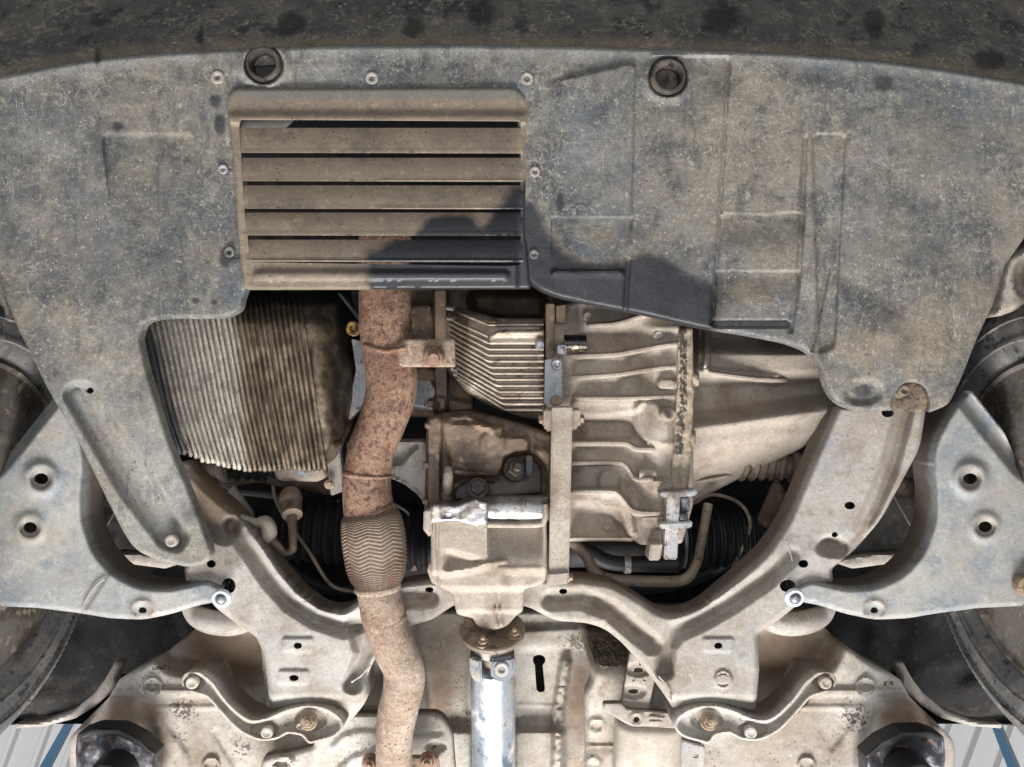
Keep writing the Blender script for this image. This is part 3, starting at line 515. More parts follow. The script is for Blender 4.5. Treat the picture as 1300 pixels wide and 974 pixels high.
# ribbed gearbox end cover
t = thing('ribbed_end_cover', 'domed aluminium gearbox end cover with curved horizontal cooling ribs', 'gearbox cover', (630, 460, 1.19))
def cov_d(x, y): return 1.185+.05*sm((408-y)/30)+.05*sm((y-505)/30)*(.5)+.035*sm((596-x)/30)
relief('cover_body', [(566, 388, 3), (590, 392, 8), (630, 404, 8), (691, 404, 2), (692, 534, 3), (660, 529, 8), (622, 516, 12), (590, 498, 10), (567, 470, 6)], 1.185, M['fins'], t, df=cov_d, step=3, skirt=.08, er=6, eh=.01, hf=lambda x, y, D: .002*noise(x, y, 20, 2))
for k in range(15):
    if k == 1: continue
    yr = 412+7.7*k; yl = yr-21-1.25*k; xb = 620+2.6*max(0, k-6); xlft = 570+.4*k+.9*max(0, k-11)**2
    pts = []
    for v in np.linspace(0, 1, 7):
        x = xlft+(xb-xlft)*v; y = yl+(yr-yl)*(v**.92); pts.append((x, y, float(cov_d(x, y))-.006, 2.1))
    for x in np.linspace(xb+8, 690, 4): pts.append((x, yr+.3, float(cov_d(x, yr))-.006, 2.2))
    if k == 2: pts = [p for p in pts if p[0] < 624]
    tube('cooling_rib', pts, M['fins'], t, n=3, seg=8)
    if k < 3 or k > 11: tube('rib_end', [(xlft-2, yl, 1.2, 3), (xlft+6, yl+1, 1.195, 3)], M['alu'], t, n=2, seg=8)
relief('smooth_land', [(620, 428), (634, 419), (691, 418), (691, 438), (622, 438)], 1.176, M['fins'], t, step=2, skirt=.01, er=3, eh=.003, r=2, hf=lambda x, y, D: .006*sm((430-y)/8))
bolt(t, 685, 438, 1.17, 6, M['boltgrey'])
# gearbox
t = thing('gearbox', 'large dusty aluminium gearbox housing with long casting ribs', 'gearbox', (790, 550, 1.2))
def gb(x, y, D):
    h = -.012*sm((x-722)/14)*sm((835-x)/30)+.003*noise(x, y, 30, 1)+.0008*noise(x, y, 7, 3)
    n1 = lambda p, w=1.6, hh=.016, s=5: ridge(x, y, p, w*.5, hh*.2, s+5)
    h += n1([(745, 413), (780, 411), (820, 400), (860, 396)])+n1([(716, 453), (780, 450), (862, 435)], 2, .018)+n1([(716, 480), (780, 476), (862, 465)], 2, .018)
    h += n1([(716, 506), (800, 506), (858, 503)], 2.5, .02)+plat(x, y, [(726, 506), (822, 506), (808, 524), (770, 530), (726, 530)], .016, 8)
    h += n1([(722, 563), (796, 563), (808, 570), (832, 571), (858, 565)], 2.4, .02, 3)+n1([(722, 588), (786, 588), (794, 592), (806, 609), (830, 610), (858, 608)], 2.2, .02, 3)
    h += n1([(722, 624), (782, 624), (790, 630), (806, 650), (850, 652)], 3, .02, 3)+plat(x, y, [(722, 622), (784, 622), (802, 648), (808, 680), (798, 680), (786, 648), (766, 646), (750, 636), (722, 634)], .022, 6, 4)
    h += n1([(722, 683), (802, 683)], 1, .006, 2)
    h += .02*sm((x-800)/40)*sm((y-400)/20)+plat(x, y, [(806, 512), (832, 508), (852, 528), (850, 568), (818, 562), (806, 540)], .016, 9, 8)
    h += plat(x, y, [(700, 440), (790, 440), (800, 460), (780, 500), (700, 502)], .01, 16, 10)
    h += disc(x, y, 773, 612, 10, 12, .012, .8)+disc(x, y, 848, 525, 9, 7, .012, .4)+plat(x, y, [(834, 482), (858, 480), (858, 494), (836, 494)], .014, 4, 6)
    h += plat(x, y, [(812, 655), (858, 655), (858, 668), (835, 672), (812, 664)], .012, 5)+plat(x, y, [(806, 608), (856, 608), (856, 622), (828, 626)], .012, 6)
    h -= plat(x, y, [(726, 534), (800, 534), (806, 556), (726, 558)], .012, 8)+plat(x, y, [(726, 640), (776, 652), (790, 676), (726, 678)], .012, 10)
    h += .01*sm((x-722)/10)*sm((430-y)/20)
    return h
relief('main_housing', [(693, 392, 3), (745, 380, 5), (830, 388, 5), (872, 408, 5), (880, 440, 3), (880, 640, 3), (866, 690, 4), (812, 692, 3), (803, 685, 3), (700, 686, 3), (700, 545, 2), (693, 530, 2)], 1.2, M['cast'], t, hf=gb, step=2, skirt=.12, er=4, eh=.006, r=3)
def bh(x, y, D):
    yc_ = 541-(x-880)*.135; h = .003*noise(x, y, 30, 5)
    h -= .045*sm((yc_-y)/22)-.012*np.exp(-((y-yc_-4)/8)**2)
    h += .03*sm((495-y)/26)*sm((x-880)/8)-.06*sm((452-y)/26)+ridge(x, y, [(884, 470), (930, 476), (985, 482)], 2, .012, 8)+ridge(x, y, [(897, 420), (896, 470)], 1.5, .02, 5)
    h -= .09*sm((y-yc_-18)/75)
    return h
relief('bell_housing', [(872, 412, 3), (1000, 425, 5), (1055, 450, 5), (1075, 512, 5), (1062, 545, 6), (1008, 574, 5), (958, 598, 5), (905, 625, 5), (876, 640, 3)], 1.205, M['cast'], t, hf=bh, step=1.8, skirt=.06, er=3, eh=.006, r=4)
M['flangemat'] = material('blotchy_flange', S(176, 160, 138), [('noise', S(120, 106, 92), 60, .5, .62, {'a': .7}), ('noise', S(192, 182, 166), 40, .55, .65), ('attr', S(50, 45, 44), 150, .5, .62, {'name': 'seam', 'amp': 1.1, 'a': .9})], .7, 0, .5)
relief('joint_flange', [(862, 414), (879, 416), (881, 500), (878, 560), (872, 640), (850, 640), (856, 560), (860, 480)], 1.168, M['flangemat'], t, hf=lambda x, y, D: .004*noise(x, y, 8, 6)-ridge(x, y, [(868, 414), (869, 500), (862, 640)], .4, .003, 1.5), step=2.5, skirt=.035, er=3, eh=.003, r=3, attrs={'seam': lambda x, y: .62*sm(1.5-segdist(x, y, [(867, 414), (868, 500), (862, 560), (860, 600)])[0]/7)*sm((610-y)/40)})
prism('bright_tab', [(848, 626), (864, 626), (860, 711), (843, 711)], 1.145, .03, M['alu'], t, .002)
prism('tab', [(827, 690), (842, 690), (838, 712), (823, 712)], 1.15, .035, M['cast'], t, .002)
prism('tab_ledge', [(838, 664), (880, 662), (878, 671), (838, 672)], 1.142, .03, M['alu'], t, .002)
prism('tab_ledge', [(838, 625), (886, 622), (884, 630), (840, 632)], 1.142, .03, M['alu'], t, .002)
for p, w in (([(884, 471), (920, 476), (960, 481), (1000, 483)], 2), ([(897, 424), (896, 450), (895, 468)], 1.6), ([(884, 612), (930, 604)], 1.5)): web('casting_rib', p, w, lambda a, b: 1.205-bh(a, b, None), .012, M['cast'], t)
for (x, y, d, m) in ((880, 481, 1.18, 'boltdull'), (876, 556, 1.18, 'boltdull'), (868, 640, 1.17, 'boltgrey'), (866, 660, 1.17, 'boltgrey')):
    bolt(t, x, y, d, 10, M[m], 'stud', (-1, 0, -.15))
def crest(p, r=2.6): return web('casting_rib', p, r*.8, lambda a, b: 1.2-gb(a, b, None), .015, M['cast'], t)
for p, r in (([(745, 413), (780, 411), (820, 400), (858, 396)], 2.6), ([(718, 453), (780, 450), (820, 443), (860, 436)], 3), ([(718, 480), (780, 476), (820, 470), (858, 465)], 2.8), ([(728, 506), (800, 506), (856, 503)], 3),
             ([(726, 563), (780, 563), (796, 564), (808, 570), (832, 571)], 3), ([(724, 588), (780, 588), (794, 592), (806, 607), (830, 609)], 2.8), ([(722, 625), (774, 625), (786, 630), (806, 650), (846, 652)], 3.4), ([(722, 684), (764, 684), (803, 684)], 2)): crest(p, r)
for (x, y) in ((852, 488), (836, 562), (826, 602)): tube('boss', [(x-14, y, 1.185, 6), (x+8, y, 1.18, 6.5)], M['cast'], t, n=2, seg=14)
for (x, y, r) in ((746, 402, 5), (836, 426, 5), (742, 545, 4), (770, 668, 5), (868, 592, 5)): lathe('casting_boss', P(x, y, 1.2-float(gb(np.array([x*1.]), np.array([y*1.]), None)[0])), (0, 0, -1), [(-.01, px(r, 1.2)*1.5), (.003, px(r, 1.2)*1.15), (.0045, px(r, 1.2)), (.0035, px(r, 1.2)*.5)], M['cast'], t, seg=20)
prism('side_plate', [(692, 456), (714, 456), (714, 514), (691, 514)], 1.155, .01, M['plate'], t, .0015)
bolt(t, 707, 463, 1.15, 7, M['boltgrey'], 'stud'); bolt(t, 706, 509, 1.15, 7, M['boltdull'], 'stud')
prism('casting_web', [(693, 385), (704, 385), (704, 454), (693, 454)], 1.175, .03, M['cast_dark'], t)
prism('web_step', [(706, 388), (718, 386), (718, 410), (706, 410)], 1.18, .03, M['cast_dark'], t)
tube('speed_sensor', [(716, 436, 1.175, 11), (744, 436, 1.175, 11)], material('glossy_black_sensor', S(48, 44, 42), [('noise', S(150, 130, 104), 40, .52, .6)], .2, .5), t, n=2, seg=24)
prism('sensor_clip', [(708, 438), (719, 438), (719, 450), (708, 450)], 1.15, .02, M['boltgrey'], t)
bolt(t, 713.5, 444, 1.148, 4, M['boltgrey'])
prism('brace_head', [(690, 519), (738, 519), (735, 544), (722, 548), (692, 548)], 1.128, .05, M['cast'], t, .003)
prism('brace_bar', [(701, 516), (727, 516), (722, 741), (697, 741)], 1.115, .03, M['cast'], t, .002)
prism('brace_foot', [(696, 728), (722, 726), (722, 742), (694, 744)], 1.11, .04, M['cast'], t, .002)
bolt(t, 690, 532, 1.14, 8, M['boltdull'], 'hex', (1, 0, -.2)); bolt(t, 736, 532, 1.14, 8, M['boltdull'], 'hex', (-1, 0, -.2)); bolt(t, 723, 733, 1.13, 6, M['boltdull'], 'hex', (-1, 0, -.2))
# transfer case
t = thing('transfer_case', 'boxy transfer case, oily brown above and dusty pale below', 'transfer case', (620, 650, 1.16))
def uc(x, y, D):
    h = .004*noise(x, y, 20, 2)+ridge(x, y, [(552, 530), (550, 650)], 7, .014, 3)+plat(x, y, [(560, 536), (640, 540), (640, 604), (575, 604)], .012, 6, 8)+ridge(x, y, [(562, 534), (592, 530), (625, 546)], 2, .008, 4)
    h += plat(x, y, [(636, 552), (672, 556), (672, 572), (640, 580)], .014, 6, 6)+ridge(x, y, [(570, 598), (640, 608)], 2, .01, 5)+disc(x, y, 623, 563, 12, 12, .004, .3)
    h -= plat(x, y, [(572, 612), (600, 604), (632, 608), (645, 578), (668, 572), (690, 585), (696, 628), (640, 636), (575, 640)], .018, 8, 8)
    h += plat(x, y, [(676, 566), (700, 572), (700, 640), (688, 640), (688, 590)], .01, 5)
    return h
relief('upper_housing', [(542, 530, 3), (566, 524, 4), (592, 521, 3), (630, 530, 4), (668, 540, 4), (700, 552, 4), (700, 655, 2), (538, 655, 2), (540, 600, 2)], 1.175, M['cast_dark'], t, hf=uc, step=2.5, skirt=.1, er=4, eh=.006)
relief('oily_pocket', [(575, 622), (590, 610), (630, 612), (634, 590), (652, 578), (672, 576), (688, 592), (692, 628), (640, 634), (620, 640), (575, 636)], 1.186, M['oil'], t, step=3, skirt=.01, er=3, eh=.003)
relief('oily_patch_casting', [(578, 628), (586, 614), (600, 608), (628, 610), (638, 632), (620, 640), (580, 640)], 1.19, M['oil'], t, step=3, skirt=.03, er=6, eh=.008)
bolt(t, 654, 596, 1.165, 16, M['oil'], 'nut', (-.2, .3, -1), name='filler_plug'); bolt(t, 607, 620, 1.15, 14, M['oil'], 'hex', (0, .3, -1), name='drain_plug')
prism('clip', [(668, 578), (676, 578), (676, 604), (668, 604)], 1.15, .03, M['rubber'], t)
tube('oval_boss', [(569, 594, 1.155, 5), (569, 604, 1.15, 6.5), (568, 618, 1.15, 6.5), (568, 624, 1.155, 5)], M['cast'], t, n=3, seg=14)
def lc(x, y, D):
    h = .002*noise(x, y, 26, 7)
    h -= .03*sm((x-618)/5)*sm((690-x)/4)*sm((722-y)/5)*(1-.95*sm((y-664)/60))
    h -= .014*sm((y-(724-sm((x-560)/70)*10))/12)*sm((640-x)/30)
    h -= .014*sm((y-722)/10)*sm((x-630)/25)
    h -= .016*sm((y-744)/8)
    h -= plat(x, y, [(566, 700), (612, 712), (600, 722), (566, 724)], .016, 12, 6)
    h -= .010*sm((y-775)/4)+ridge(x, y, [(554, 650), (557, 742)], .8, .004, 2)
    h += ridge(x, y, [(628, 772), (632, 800)], .5, .006, 1.5)+ridge(x, y, [(634, 772), (638, 798)], .5, .006, 1.5)
    h += ridge(x, y, [(566, 725), (600, 720), (640, 712)], 1, .004, 4)
    return h
relief('lower_housing', [(547, 655, 2), (694, 658, 3), (696, 728, 4), (690, 742, 8), (666, 748, 2), (664, 776, 3), (655, 782, 2), (644, 795, 6), (625, 801, 8), (606, 796, 6), (600, 785, 2), (580, 780, 3), (573, 752, 3), (555, 744, 3), (547, 733, 2)], 1.13, M['cast'], t, hf=lc, step=2, skirt=.08, er=4, eh=.006, r=3)
relief('left_edge', [(538, 648), (549, 645), (549, 676), (545, 682), (537, 672)], 1.125, M['cast'], t, step=2, skirt=.04, er=2, eh=.003, r=2)
relief('left_foot', [(545, 714), (556, 712), (556, 744), (548, 740), (542, 724)], 1.14, M['cast'], t, step=2, skirt=.04, er=2, eh=.003, r=2)
relief('bright_land', [(546, 640), (580, 642), (602, 632), (620, 638), (619, 666), (602, 668), (578, 662), (546, 664)], 1.122, M['alu'], t, step=2, skirt=.04, er=3, eh=.004, r=3, hf=lambda x, y, D: .003*noise(x, y, 6, 4)-ridge(x, y, [(560, 640), (562, 655), (570, 657)], 1, .004, 2))
tube('cross_cylinder', [(619, 646, 1.15, 15), (623, 646, 1.145, 17), (686, 646, 1.145, 17), (690, 646, 1.15, 15)], M['alu'], t, n=2, seg=32)
tube('cylinder_lip', [(619, 666, 1.13, 4), (680, 666, 1.13, 4), (691, 660, 1.13, 4), (693, 640, 1.13, 3)], M['cast'], t, n=4, seg=10)
for (x, y) in ((543, 540), (541, 590), (540, 636)): bolt(t, x, y, 1.165, 5, M['cast_dark'], 'hex', (1, 0, -.4))
# propeller shaft
t = thing('propeller_shaft', 'bright steel propeller shaft with bolted flange and universal joint', 'propeller shaft', (626, 900, 1.18))
A = np.array([0, -.925, .38]); O = P(625, 797, 1.19)
lathe('coupling_flange', O, A, [(0, .02), (0, .0465), (.002, .0485), (.008, .0485), (.01, .0465), (.01, .02)], M['brownsteel'], t, seg=48)
for an in (math.radians(110), math.radians(28), math.radians(200), math.radians(290)):
    w1 = np.array([-1, 0, 0]); w2 = np.array([0, -.38, -.925]); p = O+.037*(math.cos(an)*w1+math.sin(an)*w2)
    d = p[2]; bolt(t, CX-p[0]/d*F, CY-p[1]/d*F, d, 9, M['boltdull'], 'nut', tuple(-A))
lathe('yoke', O, A, [(.01, .033), (.028, .033), (.03, .031), (.036, .031), (.036, .02)], M['floor'], t, seg=36)
lathe('joint_cross', O, A, [(.03, .017), (.075, .017)], M['brownsteel'], t, seg=20)
prism('yoke_ear', [(596, 834), (611, 838), (612, 866), (604, 868), (597, 858)], 1.165, .05, M['plate'], t, .003)
ye = prism('yoke_ear', [(621, 838), (652, 834), (655, 852), (650, 864), (636, 868), (624, 864)], 1.158, .045, M['plate'], t, .004)
bolt(ye, 637, 850, 1.157, 9, M['floor'], 'rivet', name='bearing_cap')
lathe('shaft_tube', O, A, [(.066, .018), (.067, .026), (.07, .031), (.078, .0325), (.09, .033), (.1, .0342), (.106, .0352), (.11, .0345), (.2, .0345), (.5, .0345)], M['shaft'], t, seg=64)
# steering rack, drive shafts, pipes and hoses in the dark gap
t = thing('steering_rack', 'dark steering rack with ribbed rubber boots deep behind the cradle', 'steering rack', (650, 690, 1.34))
tube('rack_housing', [(520, 700, 1.36, 20), (900, 700, 1.36, 20)], M['grime'], t, n=2, seg=20)
bl = lambda a, s: .0045*math.sin(s*2*math.pi*15)
tube('left_boot', [(352, 672, 1.34, 36), (450, 676, 1.34, 40), (545, 680, 1.34, 42)], M['rubber'], t, n=60, seg=28, disp=bl)
bl2 = lambda a, s: .0045*math.sin(s*2*math.pi*11)
tube('right_boot', [(858, 684, 1.34, 36), (910, 682, 1.34, 36), (966, 680, 1.34, 34)], M['rubber'], t, n=60, seg=28, disp=bl2)
for right in (0, 1):
    side = ('left', 'right')[right]; f = (lambda x: 1292-x) if right else (lambda x: x)
    t = thing('drive_shaft', f'dusty drive shaft crossing to the {side} wheel behind the cradle', 'drive shaft', (f(200), 635, 1.28), 'drive shafts')
    tube('shaft', [(f(290), 592, 1.28, 13), (f(170), 614, 1.27, 13), (f(60), 634, 1.25, 13)], M['brownsteel'], t, n=3, seg=18)
    tube('joint_boot', [(f(352), 583, 1.29, 26), (f(320), 587, 1.29, 22), (f(288), 593, 1.28, 16)], M['rubber'] if not right else M['brownsteel'], t, n=20, seg=20, disp=lambda a, s: .003*math.sin(s*2*math.pi*5))
    tube('collar', [(f(288), 593, 1.28, 20), (f(280), 594, 1.28, 20)], M['cast'], t, n=2, seg=20)
t = tube('coolant_pipe', [(714, 684, 1.22, 7), (730, 692, 1.22, 7), (744, 706, 1.22, 7), (754, 724, 1.22, 7), (776, 735, 1.22, 7), (830, 738, 1.22, 7), (868, 736, 1.22, 7), (884, 716, 1.22, 6), (890, 690, 1.24, 6), (899, 640, 1.26, 6)], M['brownsteel'], None, n=6, seg=14)
tag(t, 'bent brown metal coolant pipe curving under the gearbox', 'pipe')
t = tube('rubber_hose', [(726, 684, 1.28, 9), (748, 700, 1.28, 10), (768, 712, 1.28, 10), (795, 716, 1.28, 10), (860, 716, 1.28, 11)], M['rubber'], None, n=6, seg=16); tag(t, 'black rubber hose above the bent coolant pipe', 'hose')
t = thing('breather_hose', 'dusty hose and elbow joint left of the ribbed boot', 'hose', (330, 680, 1.2))
tube('hose', [(232, 590, 1.22, 6), (256, 622, 1.22, 7), (284, 650, 1.21, 7), (310, 660, 1.2, 6), (336, 666, 1.2, 6)], M['sub'], t, n=6, seg=14)
tube('elbow', [(328, 662, 1.19, 6), (338, 664, 1.19, 9), (342, 676, 1.19, 10), (338, 686, 1.19, 8)], M['cast'], t, n=5, seg=14)
tube('spout', [(342, 682, 1.19, 6), (352, 692, 1.19, 5), (362, 702, 1.2, 4.5), (371, 698, 1.2, 5), (372, 690, 1.2, 5), (371, 660, 1.22, 6), (371, 645, 1.23, 6)], M['cast_dark'], t, n=6, seg=14)
tube('socket', [(371, 654, 1.22, 13), (370, 640, 1.235, 13), (369, 634, 1.24, 15), (369, 628, 1.25, 13)], M['brownsteel'], t, n=4, seg=18)
loom = [('wiring_loom', 'taped black wiring loom sagging between oil pan and subframe arm', [(262, 600, 1.33, 5), (300, 622, 1.34, 5), (345, 628, 1.35, 6), (400, 640, 1.35, 5), (440, 634, 1.35, 5)], 'rubber'),
    ('clutch_line', 'thin bent metal line in front of the left ribbed boot', [(346, 600, 1.3, 2.5), (352, 640, 1.3, 2.5), (392, 700, 1.28, 2.5), (420, 742, 1.28, 2.5), (452, 752, 1.28, 2.5)], 'brownsteel'),
    ('return_line', 'slim metal line running above the right ribbed boot', [(880, 640, 1.3, 2.5), (905, 628, 1.3, 2.5), (940, 640, 1.3, 2.5), (952, 670, 1.3, 2.5), (930, 720, 1.3, 2.5)], 'brownsteel'),
    ('thick_hose', 'dull black hose low in the gap behind the cradle on the right', [(800, 748, 1.4, 9), (850, 742, 1.4, 9), (900, 726, 1.38, 9), (950, 690, 1.36, 9)], 'rubber'),
    ('vacuum_hose', 'dull black hose low in the gap behind the cradle on the left', [(360, 712, 1.4, 8), (400, 742, 1.4, 8), (450, 746, 1.4, 8), (540, 720, 1.4, 8)], 'rubber'),
    ('sensor_cable', 'thin dark cable crossing behind the exhaust flex section', [(500, 640, 1.3, 2), (520, 655, 1.3, 2), (526, 690, 1.3, 2), (540, 706, 1.3, 2)], 'sub')]
for nm, lab, pts, mt in loom: tag(tube(nm, pts, M[mt], None, n=6, seg=12), lab, 'hose' if 'hose' in nm else 'cable' if 'cable' in nm or 'loom' in nm else 'pipe')
t = thing('rack_mount', 'dim grimy mounting block behind the ribbed boots under the engine', 'bracket', (500, 700, 1.36))
prism('block', [(500, 664), (540, 660), (544, 736), (505, 730)], 1.34, .05, M['grime'], t, .004); bolt(t, 522, 680, 1.335, 9, M['brownsteel']); bolt(t, 524, 716, 1.335, 9, M['brownsteel'])
for nm, lab, pts in (('hose_clamp', 'small worm clamp on the black hose above the coolant pipe', [(792, 716, 1.28, 12), (800, 716, 1.28, 12)]), ('boot_clamp', 'metal band clamp at the inner end of the right ribbed boot', [(860, 684, 1.34, 37), (866, 684, 1.34, 37)])):
    tag(tube(nm, pts, M['plate'], None, n=2, seg=24), lab, 'clamp')
pl = prism('grey_bracket', [(285, 628), (296, 616), (320, 650), (322, 662), (300, 660)], 1.3, .01, M['sub']); tag(pl, 'small grey bracket behind the dusty hose near the left subframe arm', 'bracket')
t = prism('undertray_flap', [(985, 606), (1012, 645), (998, 664), (966, 672), (962, 660)], 1.3, .01, M['cast_dark']); tag(t, 'brown triangular flap beside the right ribbed boot', 'bracket')
for right in (0, 1):
    side = ('left', 'right')[right]; f = (lambda x: 1292-x) if right else (lambda x: x)
    h = tube('brake_hose', [(f(120), 694, 1.27, 1.2), (f(146), 650, 1.27, 1.2), (f(162), 622, 1.27, 1.2)], M['sub'], None, n=4, seg=8); tag(h, f'thin pale brake line in the gap behind the {side} control arm', 'brake line', 'brake lines')
    lg = relief('link_ledge', sides([(134, 704), (150, 700), (200, 704), (240, 712), (210, 722), (150, 714)], right), 1.3, M['sub'], None, step=3, skirt=.02, er=4, eh=.006, hf=lambda x, y, D: .004*noise(x, y, 8, 2), r=3)
    tag(lg, f'pale ledge low in the opening inside the {side} control arm', 'bracket', 'ledges inside the control arms')
    b = tube('rear_bush', [(f(238), 768, 1.2, 9), (f(250), 782, 1.2, 13), (f(270), 790, 1.19, 15), (f(296), 792, 1.19, 15), (f(322), 784, 1.2, 14)], M['sub'], None, n=5, seg=20); tag(b, f'curved grey bush tube tucked under the {side} cradle corner', 'bushing', 'rear bushes')
# ================================================================== subframe cradle
t = thing('axle_cradle', 'wide dusty pressed steel axle cradle spanning the lower half of the view', 'subframe', (646, 800, 1.15))
gl = [[(296, 668), (320, 702), (343, 736), (368, 764), (400, 785), (436, 797), (462, 788), (500, 762), (545, 758)], [(1003, 706), (975, 734), (925, 768), (890, 788), (858, 802), (846, 820), (844, 850)], [(700, 762), (738, 760), (775, 774), (808, 802), (828, 818)], [(1148, 522), (1130, 590), (1108, 645), (1090, 682), (1072, 697), (1052, 693)], [(455, 802), (462, 830), (448, 868)]]
def sf(x, y, D):
    h = .003*noise(x, y, 45, 9)+.0006*noise(x, y, 8, 3)
    for g in gl: h -= ridge(x, y, g, 3, .022, 13)
    h += ridge(x, y, [(318, 684), (345, 722), (372, 757), (404, 777), (436, 786)], 1, .004, 14)
    for (cx, cy) in ((378, 820), (912, 820), (373, 861)): h += plat(x, y, [(cx-20, cy-10), (cx+20, cy-10), (cx+18, cy+8), (cx-20, cy+7)], .003, 4, 4)
    h += ring(x, y, 918, 863, 10, 1.5, .004)+disc(x, y, 918, 863, 9, 6, .003, .2)
    h -= .05*sm((y-880)/40)+.055*sm((125-np.abs(x-630))/70)*sm((820-y)/20)
    h -= plat(x, y, [(236, 590), (262, 600), (310, 660), (290, 690), (262, 680), (240, 640)], .02, 14)
    h += disc(x, y, 524, 780, 10, 8, .006, .6)+disc(x, y, 758, 783, 9, 7, .006, .6)
    h += ring(x, y, 1063, 556, 4, 1, .001)+ring(x, y, 1042, 621, 4, 1, .001)-disc(x, y, 1056, 694, 16, 10, .01, .5)
    return h
out = [(228, 585, 4), (262, 622), (300, 655, 12), (330, 690, 12), (352, 725, 12), (378, 755, 12), (410, 778, 16), (438, 778, 16), (458, 760, 10), (490, 748, 10), (540, 738, 10), (640, 735, 10), (735, 736, 14), (778, 742, 14), (812, 762, 14), (838, 780, 12), (864, 783, 14), (892, 774, 14), (935, 738, 14), (975, 702, 14), (1000, 666, 14), (1018, 625, 14), (1065, 515, 2), (1176, 515, 2), (1168, 568, 14), (1140, 620, 12), (1118, 660, 12), (1085, 698, 12), (1056, 722, 3), (1058, 738, 3), (1040, 742, 3), (1026, 750, 4), (1010, 770, 8), (985, 790, 8), (962, 804, 4), (964, 850, 4), (958, 915, 8), (930, 935, 10), (880, 930, 10), (862, 912, 8), (850, 892, 8), (832, 866, 14), (812, 842, 14), (792, 818, 12), (768, 798, 12), (745, 791, 8), (705, 788, 8), (670, 770, 8), (580, 766, 8), (548, 787, 8), (525, 793, 8), (498, 806, 10), (476, 836, 10), (466, 858, 6), (468, 886, 10), (452, 908, 12), (428, 930, 10), (370, 932, 10), (346, 922, 6), (341, 880, 6), (335, 830, 6), (325, 808, 6), (300, 792, 6), (272, 770, 8), (254, 740, 3), (236, 738, 3), (234, 722, 3), (244, 700, 10)]
hol = [ell(268, 716, 6, 5), ell(290, 744, 9, 10), ell(378, 820, 5.5, 4), ell(373, 861, 6.5, 4), ell(545, 749, 5.5, 3.5), ell(715, 751, 5.5, 3.5), ell(1127, 524, 8, 6), ell(1079, 642, 7, 5), ell(1020, 716, 6.5, 5), ell(1000, 744, 10, 8), ell(912, 820, 5.5, 4), ell(1060, 679, 4.5, 3.5)]
def stan(x, y):
    a = np.zeros_like(x)
    for g in gl: a = np.maximum(a, .55*sm(1-segdist(x, y, g)[0]/11))
    a = np.maximum(a, .95*np.exp(-((x-270)/42)**2-((y-630)/50)**2)); a = np.maximum(a, .5*sm((y-868)/30)*sm((900-y)/20)); return a
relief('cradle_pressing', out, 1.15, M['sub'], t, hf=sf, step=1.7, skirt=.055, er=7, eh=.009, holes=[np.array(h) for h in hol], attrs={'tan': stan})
for right in (0, 1): relief('hole_blackout', sides([(350, 806), (405, 806), (405, 876), (348, 876)], right), 1.175, M['grime'], t, step=6, skirt=.01, er=0, r=3)  # dark plates added behind the cradle holes so they look black
relief('hole_blackout', [(1040, 620), (1090, 620), (1085, 665), (1035, 690)], 1.175, M['grime'], t, step=6, skirt=.01, er=0, r=3)
tube('weld_seam', [(998, 686, 1.143, 1.2), (1003, 700, 1.143, 1.4), (1006, 712, 1.143, 1.2)], M['sub'], t, n=5, seg=8)
for (cx, cy, sg) in ((290, 746, -1), (1000, 745, 1)):
    tube('locating_pin', [(cx-1*sg, cy-4, 1.17, 4.5), (cx+3*sg, cy+4, 1.145, 4.5), (cx+6*sg, cy+10, 1.12, 4.5)], M['chrome'], t, n=3, seg=14)
    ph_ = lathe('pin_head', P(cx+8*sg, cy+13, 1.108), (0, -.2, -1), [(-.004, .004), (-.002, .0125), (0, .0135), (.003, .0135), (.005, .012), (.0055, .0085), (.003, .008)], M['chromeglare'], t, seg=36)
    lathe('pin_core', P(cx+8*sg, cy+13, 1.108), (0, -.2, -1), [(0, .008), (.006, .0075), (.009, .005), (.010, .002)], M['boltgrey'], ph_, seg=24)
for pts in ([(470, 845), (458, 858), (446, 866)], [(836, 858), (848, 872), (852, 888)]):
    tube('weld_seam', [(a, b, 1.146, 1.3) for a, b in pts], M['sub'], t, n=6, seg=8, disp=lambda a, q: .0004*math.sin(90*q))
# channel flanges of the rear legs
for right in (0, 1): relief('leg_flange', sides([(330, 806), (338, 804), (346, 900), (338, 902)], right), 1.19, M['sub'], t, step=2.5, skirt=.03, er=3, eh=.004, r=3, hf=lambda x, y, D: .004*noise(x, y, 10, 1))
